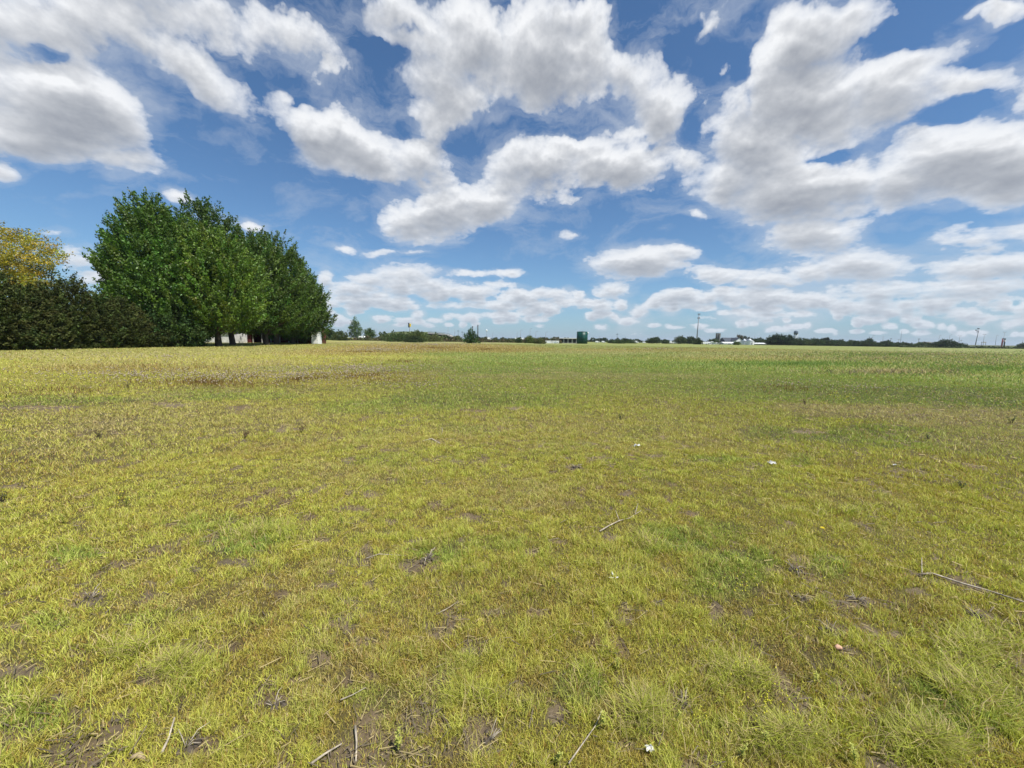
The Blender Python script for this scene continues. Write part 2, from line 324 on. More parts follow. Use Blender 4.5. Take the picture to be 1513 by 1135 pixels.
PR = [(640,513,150,5,1),(720,516,100,5,.9),(560,518,120,5,.8),(500,522,100,4,.5),(980,517,180,3,.5),(430,562,140,12,.25),(560,558,90,8,.3),(150,545,120,6,.5),(60,740,60,30,.3),(80,690,120,24,.4),(400,880,90,30,.35),
 (600,960,90,50,.4),(800,880,90,40,.45),(1350,700,120,30,.3),(1150,960,60,30,.35),(950,720,90,18,.25),(700,900,120,60,.3),(400,960,60,40,.35),(1290,880,120,50,.3),(400,660,90,14,.3),(1090,530,150,4,.4)]
PS = [(135,885,26,7),(20,925,34,9),(190,832,22,7),(40,985,48,12),(100,1025,22,9),(400,1043,36,14),(300,1110,36,16),(470,978,26,12),(505,680,14,4),(502,648,14,4),(350,605,28,3.5),(60,604,60,4),(250,600,30,3),
 (570,770,14,4),(540,728,12,5),(850,690,14,5),(750,690,16,5),(640,655,14,2),(700,608,26,2.5),(770,605,14,2),(1190,636,26,3),(1172,838,12,16),(1265,888,24,9),(1225,935,18,12),(1440,908,18,10),
 (1185,885,10,6),(1500,975,26,14),(1010,1035,28,22),(1250,1030,26,9),(720,1090,30,36),(620,1115,60,14),(550,955,26,9),(660,940,20,9),(560,1005,14,10),(730,905,22,7),(800,905,18,8),(890,955,12,12),(930,920,16,8),(830,1060,16,16),
 (480,865,18,6),(400,865,16,6),(420,878,14,8),(700,765,18,6),(640,745,14,5),(930,735,14,4),(1160,770,10,4),(1055,905,10,14),(1290,1060,10,10),(985,1090,14,10),(540,1075,14,20),(350,1085,20,12),(1240,965,14,8),(930,1105,16,10),(1500,905,26,7),
 (780,815,14,6),(690,835,16,5),(820,800,14,4),(900,790,16,5),(610,800,14,4),(1020,760,12,4),(300,840,16,5),(240,860,14,5),(480,800,14,4),(1100,905,10,7),(1340,870,12,5),(1400,850,12,5),(1310,935,12,6),(130,960,20,6),(220,1000,20,8),(170,1075,22,9),(440,1010,16,8)]
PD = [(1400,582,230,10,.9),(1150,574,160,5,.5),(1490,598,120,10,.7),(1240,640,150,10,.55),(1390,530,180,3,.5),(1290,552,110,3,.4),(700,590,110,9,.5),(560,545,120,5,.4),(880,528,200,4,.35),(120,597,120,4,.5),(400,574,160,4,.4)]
def field(x, y):
    """colour and growth of the field at ground points x, y"""
    wx = (fbm(x * 1.1, y * 1.1, 5, 3) - .5); wy = (fbm(x * 1.1, y * 1.1, 9, 3) - .5)
    r = np.hypot(x, y)
    px, py = proj(x + wx * 0.12 * np.minimum(r, 30) , y + wy * 0.12 * np.minimum(r, 30))
    ok = np.isfinite(px); px = np.where(ok, px, -9999.); py = np.where(ok, py, -9999.)
    fine = fbm(x * 7, y * 7, 21, 3); mid = fbm(x * 1.3, y * 1.3, 33, 4); big = fbm(x * 0.09 + 4, y * 0.09, 41, 4); strk = fbm(x * 0.9, y * 0.14, 77, 4)
    def acc(L):
        m = np.zeros_like(x)
        for (cx, cy, rx, ry, w) in L:
            d = ((px - cx) / (rx * 1.25)) ** 2 + ((py - cy) / (ry * 1.25)) ** 2
            m = np.maximum(m, w * sstep(1.0, 0.25, d + (fine - .5) * .5))
        return m
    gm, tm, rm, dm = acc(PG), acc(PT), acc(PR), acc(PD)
    m0 = (mid - .5) * 2.2 + (fine - .5) * .9
    gm = np.clip(gm + sstep(.15, 1.0, m0 + (big - .5)) * .50, 0, 1)
    tm = np.clip(tm * .85 + sstep(.1, 1.0, -m0 + (.5 - big) + (strk - .5)) * .60, 0, 1)
    c = OLIVE * np.ones(x.shape + (1,)) * (0.88 + 0.30 * mid[..., None])
    c = c + (GREEN * 1.12 - c) * gm[..., None] * .90
    fr = sstep(6.5, 20, r) * sstep(-.50, -.10, np.arctan2(x, y + 1e-6) + (big - .5) * .5)
    c = c + (GREEN * 1.0 - c) * (fr * .85)[..., None]
    c = c + (TAN - c) * tm[..., None] * .72
    c = c + (np.array((.235, .235, .10)) - c) * (.62 * sstep(14, 60, r))[..., None]
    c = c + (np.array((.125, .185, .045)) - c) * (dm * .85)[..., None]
    c = c + (RUST - c) * (rm * .50 + 0.10 * sstep(.5, .75, fine))[..., None]
    s = np.zeros_like(x)
    px1, py1 = proj(x + wx * 0.05 * r, y + wy * 0.05 * r); px1 = np.where(ok, px1, -9999.); py1 = np.where(ok, py1, -9999.)
    for (cx, cy, rx, ry) in PS:
        d = ((px1 - cx) / rx) ** 2 + ((py1 - cy) / ry) ** 2
        s = np.maximum(s, sstep(1.5, 0.35, d + (fine - .5) * 1.8))
    bare = sstep(.64, .74, fbm(x * 5.5, y * 5.5, 55, 4) + .22 * (fbm(x * .8, y * .8, 3, 3) - .5) - .05 * sstep(3, 9, r)) * .95
    s = np.clip(np.maximum(s, bare), 0, 1)
    return c, s, gm, tm, rm
def relief(x, y):
    r = np.hypot(x, y); a = np.exp(-(r / 40.) ** 2)
    h = (fbm(x * 1.6, y * 1.6, 61, 3) - .5) * .05 + (fbm(x * 6, y * 6, 63, 2) - .5) * .022 + (fbm(x * .12, y * .12, 66, 2) - .5) * .10 * sstep(3, 12, r)
    return h * a

# ground: one polar sheet, denser near the camera, reaching the horizon
nr, na = 560, 900
rr = np.concatenate([[0.02], np.exp(np.linspace(math.log(0.25), math.log(7000), nr - 1))])
th = np.linspace(0, 2 * math.pi, na, endpoint=False)
R_, A_ = np.meshgrid(rr, th, indexing='ij')
gxs = (R_ * np.sin(A_)).ravel(); gys = (R_ * np.cos(A_)).ravel()
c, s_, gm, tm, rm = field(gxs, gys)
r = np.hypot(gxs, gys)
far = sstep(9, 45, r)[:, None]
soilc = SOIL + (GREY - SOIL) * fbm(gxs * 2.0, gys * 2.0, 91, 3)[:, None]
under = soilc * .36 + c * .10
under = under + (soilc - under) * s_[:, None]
turf = c * .80 + (soilc - c) * (s_[:, None] * .30)  # far grass colour, darkened to hold the shade blades cast on each other
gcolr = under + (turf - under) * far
i = np.arange(nr - 1)[:, None] * na; j = np.arange(na)[None, :]; j2 = (j + 1) % na
F = np.stack([i + j, i + na + j, i + na + j2, i + j2], -1).reshape(-1, 4)[:, ::-1]
m = bpy.data.materials.new('field_ground'); m.use_nodes = True; m.node_tree.nodes.clear(); n = NT(m.node_tree)
a = n.n('ShaderNodeVertexColor', layer_name='tone').outputs[0]
oc = n.n('ShaderNodeTexCoord').outputs['Object']
nf = n.n('ShaderNodeTexNoise', {'Vector': oc, 'Scale': 45.0, 'Detail': 6.0, 'Roughness': .7}).outputs[0]
nm = n.n('ShaderNodeTexNoise', {'Vector': oc, 'Scale': 1.7, 'Detail': 8.0, 'Roughness': .72}).outputs[0]
nb = n.n('ShaderNodeTexNoise', {'Vector': n.n('ShaderNodeMapping', {0: oc, 3: (.05, .22, 1)}).outputs[0], 'Scale': 1.0, 'Detail': 8.0, 'Roughness': .65}).outputs[0]
k = n.m('MULTIPLY', n.m('MULTIPLY', n.m('MULTIPLY_ADD', nf, 1.5, 0.25), n.m('MULTIPLY_ADD', nm, 1.5, 0.25)), n.m('MULTIPLY_ADD', nb, 1.0, 0.5))
cc = n.n('ShaderNodeVectorMath', {0: a, 'Scale': k}, operation='SCALE').outputs[0]
pr = n.n('ShaderNodeBsdfPrincipled', {'Base Color': cc, 'Roughness': 0.95, 'Specular IOR Level': 0.1})
bn = n.n('ShaderNodeBump', {'Height': n.m('ADD', nf, nm), 'Strength': 0.8, 'Distance': 0.02}); m.node_tree.links.new(bn.outputs[0], pr.inputs['Normal'])
m.node_tree.links.new(pr.outputs[0], n.n('ShaderNodeOutputMaterial').inputs[0])
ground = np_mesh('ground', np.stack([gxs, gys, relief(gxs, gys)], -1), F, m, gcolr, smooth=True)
tag(ground, 'flat field of rough turf with bare grey soil showing through, reaching the horizon', kind='structure')

# ------------------------------------------------------------------ grass
def polar(n, r0, r1, half, rng=RNG, power=0.0):
    u = rng.random(n); r = r0 * (r1 / r0) ** u
    if power: r = (r0 ** power + u * (r1 ** power - r0 ** power)) ** (1 / power)
    t = (rng.random(n) * 2 - 1) * rad(half)
    return r * np.sin(t), r * np.cos(t), r
def unit(n, rng=RNG):
    a = rng.random(n) * 2 * math.pi; return np.cos(a), np.sin(a)
def blades(name, x, y, h, w, col, lean, mat_, seg=2, rng=RNG, z0=None, curl=1.0):
    n = len(x); z = relief(x, y) - .004 if z0 is None else z0
    cx, sx = unit(n, rng); lx, ly = unit(n, rng)
    b = np.stack([x, y, z], -1); side = np.stack([cx, sx, np.zeros(n)], -1) * (w * .5)[:, None]
    ld = np.stack([lx, ly, np.zeros(n)], -1) * (h * lean)[:, None]; up = np.stack([np.zeros(n), np.zeros(n), h], -1)
    if seg == 1:
        V = np.stack([b - side, b + side, b + up * .95 + ld], 1).reshape(-1, 3); F = np.arange(n * 3).reshape(-1, 3); k = 3
    else:
        m1 = b + up * .55 + ld * .30; tip = b + up * (1.0 - .25 * np.clip(lean, 0, 1.4) * curl)[:, None] + ld * 1.05
        V = np.stack([b - side, b + side, m1 + side * .75, m1 - side * .75, tip], 1).reshape(-1, 3)
        o = np.arange(n)[:, None] * 5
        F = np.concatenate([np.stack([o[:, 0], o[:, 0] + 1, o[:, 0] + 2, o[:, 0] + 3], -1)]); k = 5
        F2 = np.stack([o[:, 0] + 3, o[:, 0] + 2, o[:, 0] + 4, o[:, 0] + 4], -1)
        F = np.concatenate([np.stack([o[:, 0], o[:, 0] + 1, o[:, 0] + 2], -1), np.stack([o[:, 0], o[:, 0] + 2, o[:, 0] + 3], -1), np.stack([o[:, 0] + 3, o[:, 0] + 2, o[:, 0] + 4], -1)])
    return np_mesh(name, V, F, mat_, np.repeat(col, k, 0))
def turf_blades(name, n, r0, r1, half, hs, ws, seg, power=0.0):
    x, y, r = polar(n, r0, r1, half, power=power)
    # gather part of the blades into tussocks
    cl = fbm(x * 9, y * 9, 71, 2)
    keep = RNG.random(n) < np.clip(.35 + 1.3 * (cl - .25), .25, 1)
    x, y, r = x[keep], y[keep], r[keep]
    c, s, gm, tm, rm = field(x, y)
    keep = RNG.random(len(x)) > s * .84
    x, y, r, c, s, gm, tm, rm = [q[keep] for q in (x, y, r, c, s, gm, tm, rm)]
    n = len(x); q = RNG.random(n)
    dead = RNG.random(n) < (.10 + .22 * tm + .10 * rm)
    brown = RNG.random(n) < (.10 + .22 * rm)
    fresh = RNG.random(n) < (.14 + .30 * gm)
    nr_ = np.exp(-(r / 9) ** 2) * .8 + .2
    cn = fbm(x * 13, y * 13, 141, 3); cm = fbm(x * 10, y * 10, 151, 3)
    c = c + (RUST * 1.1 - c) * (.42 * sstep(.50, .70, cn) * nr_)[:, None]
    c = c + (LIME * 1.0 - c) * (.55 * sstep(.50, .70, cm) * nr_)[:, None]
    c = c * (0.80 + 0.55 * q[:, None])
    c = np.where(fresh[:, None], c * .45 + LIME * (.35 + .45 * q[:, None]), c)
    c = np.where(brown[:, None], RUST * (.6 + .8 * q[:, None]), c)
    c = np.where(dead[:, None], TAN * (.75 + .65 * q[:, None]), c)
    h = (hs[0] + (hs[1] - hs[0]) * RNG.random(n) ** 1.6) * (.70 + .8 * sstep(.42, .70, cm)) * (0.65 + .55 * fbm(x * 2.2, y * 2.2, 81, 3) + .50 * gm ** 2 * np.exp(-r / 5))
    w = ws[0] + ws[1] * r
    lean = .15 + .9 * RNG.random(n) ** 1.2
    return blades(name, x, y, h, w * (.7 + .6 * RNG.random(n)), c, lean, M['grass'], seg)
QG = 1.0
o = turf_blades('short_grass', int(1450000 * QG), 0.9, 6.5, 58, (.016, .054), (.0017, .0007), 2, power=0.7)
tag(o, 'short thin yellow-green grass nearest to the viewer', 'grass', kind='stuff')
o = turf_blades('meadow_grass', int(900000 * QG), 6.0, 26, 57, (.025, .065), (.003, .0010), 1)
tag(o, 'yellow-green turf over the middle of the field', 'grass', kind='stuff')
o = turf_blades('distant_grass', int(420000 * QG), 24, 140, 58, (.04, .13), (.004, .0011), 1)
tag(o, 'olive turf towards the far edge of the field', 'grass', kind='stuff')

def scatter_px(n, L):                 # ground points spread over measured patches
    X = []; tot = sum(l[2] * l[3] * l[4] for l in L)
    for (cx, cy, rx, ry, w) in L:
        k = int(n * rx * ry * w / tot); a = RNG.random(k) * 2 * math.pi; q = np.abs(RNG.normal(size=k)) * .75
        for u, v in zip(cx + rx * q * np.cos(a), cy + ry * q * np.sin(a)):
            if v > hor(u) + 3.4: X.append(gp(u, v))
    X = np.array(X); return X[:, 0], X[:, 1]
# bright tussocks of longer grass
x, y = scatter_px(26000, [(120,812,36,9,1),(385,790,50,14,1),(985,800,46,15,1),(1400,1030,90,34,.55),(875,1020,30,22,.5),(1210,835,20,11,.8),(950,1060,44,26,.6),(260,985,34,24,.6),(1160,1090,70,24,.5),(1100,1000,60,30,.35),(1440,960,60,36,.4),(200,960,60,20,.25),(1370,1100,60,26,.4),(60,1040,50,20,.3),(700,1040,60,20,.15),(1250,760,60,12,.3),(620,700,60,8,.2)])
kp = RNG.random(len(x)) < sstep(.33, .55, fbm(x * 4.5, y * 4.5, 19, 3)); x, y = x[kp], y[kp]
k = len(x); q = RNG.random((k, 1)); cgrass = np.where(RNG.random((k, 1)) < .35, TAN * (.7 + .5 * q), LIME * (.55 + .55 * q) * np.array((1, 1, .75)))
o = blades('long_grass_tussocks', x, y, .05 + .065 * RNG.random(k), .0018 + .0008 * np.hypot(x, y), cgrass, .35 + .9 * RNG.random(k), M['grass'], 2)
tag(o, 'fresh tussocks of longer pale green grass scattered over the near turf', 'grass', kind='stuff')

# straw litter
x, y, r = polar(42000, 1.0, 22, 60, power=.6)
bare = field(x, y)[1]; kp = RNG.random(len(x)) < (.10 + .9 * bare); x, y, r = x[kp], y[kp], r[kp]; k = len(x)
L = .015 + .09 * RNG.random(k) ** 2.5; cx, sx = unit(k); tz = (RNG.random(k) - .35) * .35; wz = .0007 + .0004 * r + .0009 * RNG.random(k)
b = np.stack([x, y, relief(x, y) + .006 + .02 * RNG.random(k)], -1); d = np.stack([cx, sx, tz], -1) * L[:, None]; sd_ = np.stack([-sx, cx, np.zeros(k)], -1) * wz[:, None]; uz = np.stack([0 * x, 0 * x, wz], -1)
V = np.stack([b - sd_, b + sd_, b + d + sd_, b + d - sd_, b + uz * 1.4, b + d + uz * 1.4], 1).reshape(-1, 3); i0 = np.arange(k)[:, None] * 6
F = np.concatenate([i0 + np.array(q) for q in ((0, 1, 2, 3), (0, 4, 5, 3), (4, 1, 2, 5))])
o = np_mesh('straw_litter', V, F, M['grass'], np.repeat(np.where(RNG.random((k, 1)) < .45, GREY * 1.2, TAN * .95) * (.5 + .6 * RNG.random((k, 1))), 6, 0))
tag(o, 'bits of dry straw and old stalk littering the bare soil patches', 'straw', kind='stuff')

# dry reddish weeds with seed heads, left of centre
WEED = [(640,514,150,5,2.2),(720,516,90,5,2),(540,520,110,4,1.6),(440,562,140,10,.9),(560,556,90,10,.7),(300,566,110,10,.6),(250,545,170,8,.35),(90,580,90,8,.25),(600,535,120,8,.6),(980,515,190,3.5,1.2),(1170,575,80,8,.2)]
x, y = scatter_px(15000, WEED); kp = RNG.random(len(x)) < sstep(.35, .62, fbm(x * .8, y * .8, 23, 3)); x, y = x[kp], y[kp]; k = len(x); r = np.hypot(x, y)
hw = .07 + .14 * RNG.random(k)
o = blades('dry_weeds', x, y, hw, .003 + .0011 * r, (RUST * (.5 + .5 * RNG.random((k, 1)))) * np.array((.80, .80, .85)), .1 + .5 * RNG.random(k), M['grass'], 1)
tag(o, 'dry reddish brown weed stems standing in a band left of centre', 'weeds', kind='stuff')
def blobs(x, y, z, rad_, col, mat_, name):
    k = len(x); O = np.array([(1, 0, 0), (0, 1, 0), (-1, 0, 0), (0, -1, 0), (0, 0, 1), (0, 0, -1)], float)
    V = (np.stack([x, y, z], -1)[:, None] + O[None] * rad_[:, None, None]).reshape(-1, 3)
    F = np.array([(0, 1, 4), (1, 2, 4), (2, 3, 4), (3, 0, 4), (1, 0, 5), (2, 1, 5), (3, 2, 5), (0, 3, 5)])
    F = (np.arange(k)[:, None, None] * 6 + F[None]).reshape(-1, 3)
    return np_mesh(name, V, F, mat_, np.repeat(col, 6, 0), smooth=True)
SEED = [(640,510,150,4,1.6),(560,518,100,6,1.6),(440,560,150,12,.55),(330,562,150,12,.4),(560,552,90,10,.5),(520,548,110,10,.9),(200,560,160,12,.3),(980,516,150,3,.8),(1170,572,90,8,.16),(1270,580,120,8,.10),(250,530,200,8,.35),(620,575,120,10,.2),(1350,525,200,6,.2)]
x, y = scatter_px(3600, SEED); k = len(x); r = np.hypot(x, y)
o = blobs(x, y, .10 + .15 * RNG.random(k), .011 + .0009 * r, np.array((.60, .50, .36)) * (.5 + .5 * RNG.random((k, 1))), M['grass'], 'dandelion_seed_heads')
tag(o, 'pale round seed heads dotted over the weeds in the middle distance', 'seed heads', kind='stuff')
x, y = scatter_px(420, [(180,745,60,40,1),(450,750,200,80,.3),(1100,880,200,80,.4),(1250,590,60,8,3),(1240,624,26,6,9),(300,560,200,20,1),(1130,1050,100,60,1),(900,700,500,60,.25)])
k = len(x); r = np.hypot(x, y)
o = blobs(x, y, .03 + .05 * RNG.random(k), .0028 + .0012 * r, np.array((.62, .58, .06)) * (.7 + .4 * RNG.random((k, 1))), M['grass'], 'tiny_yellow_flowers')
tag(o, 'tiny yellow flowers sprinkled through the turf', 'flowers', kind='stuff')
# maize stubble along the right
x, y = scatter_px(9000, [(1320,550,110,4,6),(1300,530,240,8,1.2),(1450,538,130,8,1.2),(1380,524,220,5,5),(1200,521,160,3,2),(1150,527,140,4,1)]); k = len(x); r = np.hypot(x, y)
o = blades('crop_stubble', x, y, .08 + .22 * RNG.random(k), .008 + .0009 * r, np.where(RNG.random((k, 1)) < .6, TAN * 1.15, GREY * .9) * (.55 + .6 * RNG.random((k, 1))), .3 + 1.7 * RNG.random(k), M['grass'], 1)
tag(o, 'bleached broken crop stalks lying along the right side of the field', 'stubble', kind='stuff')
x, y = scatter_px(16000, [(1330,524,260,7,1),(1180,538,260,6,.7),(1450,545,150,10,.6)]); k = len(x); r = np.hypot(x, y)
o = blades('field_weeds', x, y, .08 + .16 * RNG.random(k), .008 + .0012 * r, GREEN * (.5 + .7 * RNG.random((k, 1))) + .02, .3 + .6 * RNG.random(k), M['grass'], 1)
tag(o, 'dark green weeds growing among the stubble on the right', 'weeds', kind='stuff')

# ------------------------------------------------------------------ foliage
def leaves(P, D, n_per, length, spread, size, tone, rng, flat=0.0):
    """n_per leaf quads strewn along every spray that starts at P and runs along D"""
    k = len(P) * n_per; i = np.repeat(np.arange(len(P)), n_per); t = rng.random(k)
    L = length[i] if hasattr(length, '__len__') else length
    pos = P[i] + D[i] * (t * L)[:, None] + rng.normal(size=(k, 3)) * (spread * (1.15 - .75 * t))[:, None] * np.array((1, 1, 1 - .4 * flat))
    a = rng.normal(size=(k, 3)) * .75 + D[i] * .9; a /= np.linalg.norm(a, axis=1)[:, None]
    b = rng.normal(size=(k, 3)); b[:, 2] *= (1 - flat); b -= a * (a * b).sum(1)[:, None]; b /= np.linalg.norm(b, axis=1)[:, None]
    s = size * (.6 + .8 * rng.random(k)); a *= s[:, None]; b *= (s * .58)[:, None]
    V = np.stack([pos - a * .5, pos + b * .5, pos + a * .65, pos - b * .5], 1).reshape(-1, 3)
    cl = tone[i] * (.72 + .56 * rng.random((k, 1)))
    return V, np.repeat(cl, 4, 0)
def crown(prof, H, n, rng, lean=(0, 0), lob=.22, shell=.55, asym=None):
    """points through a crown whose half width at height fraction t is prof(t)"""
    ts = np.linspace(0, 1, 60); ws = np.interp(ts, [p[0] for p in prof], [p[1] for p in prof]); cdf = np.cumsum(ws ** 1.4 + .02); cdf /= cdf[-1]
    t = np.interp(rng.random(n), cdf, ts); a = rng.random(n) * 2 * math.pi
    w = np.interp(t, [p[0] for p in prof], [p[1] for p in prof])
    w = w * (1 + lob * (2 * fbm(np.cos(a) * 1.7 + t * 5, np.sin(a) * 1.7 + t * 3, int(rng.integers(1, 999)), 3) - 1) * 1.6)
    q = shell + (1 - shell) * rng.random(n) ** .6; inner = rng.random(n) < .22; q = np.where(inner, rng.random(n) * shell, q)
    x = np.cos(a) * w * q + lean[0] * t; y = np.sin(a) * w * q + lean[1] * t
    P = np.stack([x, y, t * H], -1)
    D = np.stack([np.cos(a) * q, np.sin(a) * q, .0 * a], -1)
    return P, D, t
def limbs(mb, P, H, r0, rng, k, fork=.18):
    """tapered limbs from the trunk out to some of the crown's points"""
    idx = rng.choice(len(P), min(k, len(P)), replace=False)
    for i in idx:
        p = Vector(P[i]); z0 = max(H * .10, p.z * (.25 + .35 * rng.random()))
        a = Vector((0, 0, z0)); mid = a.lerp(p, .5) + Vector((0, 0, (p.z - z0) * .12))
        rr_ = r0 * (1 - z0 / H) * .42 + .02
        mb.tube([a, mid, p], [rr_, rr_ * .6, rr_ * .18], 6, False)
def tree(name, loc, H, prof, nspray, nleaf, lsize, spray, spread, tone, label, cat, group=None, seed=1, lean=(0, 0), wind=(0, 0, 0), upw=.8, trunk_r=.3, nlimb=30, mat_='leaf', zbase=0., shell=.55, tonevar=.35, lob=.22, flat=0., trunk=True, bark='bark', out=.8):
    rng = np.random.default_rng(seed)
    root = empty(name, loc, label, cat, group)
    P, D, t = crown(prof, H - zbase, nspray, rng, lean, lob, shell); P[:, 2] += zbase
    if mat_ == 'farleaf': P[:, 2] *= .68 + .52 * fbm(P[:, 0] / (H * .22) + seed, P[:, 1] / (H * .4), seed, 3)
    D = D * out + np.array(wind) + np.array((0, 0, 1)) * (upw * (.35 + .9 * t))[:, None] + rng.normal(size=D.shape) * .25; D /= np.linalg.norm(D, axis=1)[:, None]
    base = np.array(tone) * (1 - tonevar + 2 * tonevar * rng.random((nspray, 1)))
    base = base * (1 + .12 * rng.normal(size=(nspray, 3)) * np.array((1, .5, .6)))
    V, c = leaves(P, D, nleaf, spray * (.6 + .8 * rng.random(nspray)), spread, lsize, np.abs(base), rng, flat)
    np_mesh('crown', V, np.arange(len(V)).reshape(-1, 4), M[mat_], c, root)
    if trunk:
        mb = MB(); top = Vector((lean[0] * .8, lean[1] * .8, H * .86))
        mb.tube([(0, 0, -.15), (0, 0, .25), (lean[0] * .08, 0, H * .15), top * .5, top], [trunk_r * 1.45, trunk_r * 1.1, trunk_r * .9, trunk_r * .55, .03], 9, False)
        limbs(mb, P, H, trunk_r, rng, nlimb)
        mb.build('trunk', M[bark], root)
    return root
def z_at(px, py, Y): return at(px, py, Y)[2]

MAPLE = (.060, .115, .022)
OV = [(0, .35), (.08, .75), (.25, 1.0), (.5, .92), (.75, .62), (.9, .36), (1, .06)]
def pr_(W_, shape=OV): return [(t, w * W_) for t, w in shape]
MG = 'tall maple trees in a row at the left edge of the field'
CON = [(0, .6), (.08, .9), (.25, 1.0), (.5, .92), (.7, .74), (.86, .48), (1, .08)]
MAPS = [ # trunk px, Y, top py, crown half width, lean, tone, seed, label, sprays
 (258, 56, 287, 6.7, (-2.6, 0), (.062,.125,.026), 3, 'broad wind-blown maple, first and widest of the tall row, right behind the hedge end', 1150, .0),
 (322, 59, 330, 7.2, (-.6, 0), (.085,.150,.028), 4, 'bright green maple with a visible bare trunk, in front of the white shed', 760, .13),
 (343, 67, 294, 7.6, (-4.2, 0), (.045,.088,.018), 5, 'dark maple with the highest peak, trunk at the right end of the white shed', 850, .12),
 (393, 74, 338, 7.0, (-1.6, 0), (.060,.112,.022), 6, 'maple with a rounded top in the middle of the tall row', 700, .10),
 (408, 79, 342, 7.4, (.4, 0), (.058,.108,.022), 7, 'maple with a pointed top standing before the dark red barn', 720, .10),
 (433, 85, 375, 6.2, (.6, 0), (.052,.100,.020), 8, 'shorter maple near the right end of the barn, second from the end of the row', 520, .06),
 (449, 89, 408, 5.6, (1.2, 0), (.042,.082,.018), 9, 'last and lowest maple of the row, over the white end of the barn', 420, .04)]
for (px, Y, ty, hw, ln, tone, sd0, lab, ns, zb) in MAPS:
    H = z_at(px, ty, Y) - 1.2; x = gx(px, Y)
    tree('maple_tree', (x, Y, 0), H, pr_(hw * .88, OV if sd0 == 3 else CON), int(ns * 1.7), 56, .29, 2.1, .24, tuple(q * w for q, w in zip(tone, (1.30, 1.20, .82))), lab, 'tree', MG, sd0, lean=ln, wind=(-.12, 0, .25), upw=1.05, trunk_r=.42, nlimb=46, zbase=H * zb, lob=.24, shell=.6)
tree('shrub', (gx(262, 53), 53, 0), 6.6, pr_(3.4, [(0, .8), (.3, 1), (.7, .75), (1, .1)]), 330, 40, .24, .9, .28, (.05, .085, .022), 'dark dense shrub at the foot of the widest maple, between hedge and white shed', 'shrub', None, 21, trunk_r=.12, nlimb=12, mat_='cedar')

# cedar hedge: every cedar a tree of its own
HG = 'cedars of the clipped hedge at the left edge'
HED = []
yy = 26.5; ii = 0
while yy < 51:
    HED.append(yy); yy += 2.15
ORD = ['nearest', 'second', 'third', 'fourth', 'fifth', 'sixth', 'seventh', 'eighth', 'ninth', 'tenth', 'eleventh', 'twelfth', 'thirteenth']
CONE = [(0, .85), (.2, 1.0), (.45, .90), (.68, .62), (.85, .34), (1, .03)]
for i_, Y in enumerate(HED):
    hh = 6.0 + 1.0 * math.sin(i_ * 2.1) * .6 + .6 * (i_ % 3 == 1) + .045 * (Y - 26); last = len(HED) - 1 - i_
    hh *= {0: .45, 1: .65, 2: .82, 3: .93}.get(last, 1)
    nm_ = 'nearest' if i_ == 0 else ('last and lowest' if last == 0 else ORD[i_])
    lab = f'dark olive cedar, {nm_} in the hedge at the left edge' + (' counting away from the viewer' if 0 < i_ and last else '')
    tree('cedar_tree', (-46.6 + .35 * math.sin(i_ * 1.7), Y, 0), hh, pr_(1.72 + .15 * math.sin(i_ * 3.), CONE), 560, 40, .17, .62, .15, (.056, .070, .018), lab, 'hedge tree', HG, 100 + i_, upw=.9, trunk_r=.13, nlimb=6, mat_='cedar', shell=.8, tonevar=.42, lob=.2)
# yellow tree and the thin one behind the hedge
tree('willow_tree', (gx(-62, 45), 45, 0), 15.0, pr_(8.6, [(0, .4), (.3, .8), (.6, 1.), (.8, .8), (1, .2)]), 1300, 60, .18, 1.7, .28, (.36, .30, .035), 'yellow-green tree with arching twigs rising behind the hedge at the left edge', 'tree', None, 31, wind=(.5, 0, 0), upw=.25, trunk_r=.35, nlimb=60, zbase=3.5, shell=.5)
tree('young_tree', (gx(62, 50), 50, 0), 10.6, pr_(3.4, [(0, .7), (.5, 1.), (.8, .7), (1, .15)]), 90, 30, .22, 1.3, .22, (.075, .11, .06), 'thin grey-green young tree between the yellow tree and the first maple, above the hedge', 'tree', None, 32, wind=(.3, 0, 0), upw=.7, trunk_r=.12, nlimb=40, zbase=3.)

# ------------------------------------------------------------------ barn and shed behind the maples
def window(root, x, y, z, w, h, frame='white'):
    f = MB(); t = .07
    f.box(x - w/2, x + w/2, y - .06, y, z - h/2, z - h/2 + t).box(x - w/2, x + w/2, y - .06, y, z + h/2 - t, z + h/2)
    f.box(x - w/2, x - w/2 + t, y - .058, y, z - h/2 + t, z + h/2 - t).box(x + w/2 - t, x + w/2, y - .058, y, z - h/2 + t, z + h/2 - t).box(x - t/2, x + t/2, y - .055, y, z - h/2 + t, z + h/2 - t)
    fo = f.build('window', M[frame], root); MB().box(x - w/2 + t, x + w/2 - t, y - .03, y, z - h/2 + t, z + h/2 - t).build('pane', M['glass'], fo)
def boarded(mb, x0, x1, y, z0, z1, step=.3, d=.03):
    x = x0
    while x < x1 - .05: mb.box(x, min(x + step - .04, x1), y - d, y, z0, z1); x += step
Yb = 93.; xb0, xb1 = gx(366, Yb), gx(463, Yb)
bt = empty('barn', ((xb0 + xb1) / 2, Yb, 0), 'long dark red barn in deep shade under the maples', 'barn'); hw = (xb1 - xb0) / 2
wl = MB().box(-hw, hw, 6, 6.2, 0, 3.4).box(-hw, -hw + .2, -1.5, 5.998, 0, 3.2).box(hw - .2, hw, -1.5, 5.998, 0, 3.2); boarded(wl, hw - 2.6, hw - .22, -1.4, .02, 3.1, .3, .05); boarded(wl, -hw + .22, -hw + 1.8, -1.4, .02, 3.1, .3, .05); wl.build('wall', M['red'], bt)
rf = MB(); x0, x1 = -hw - .3, hw + .3
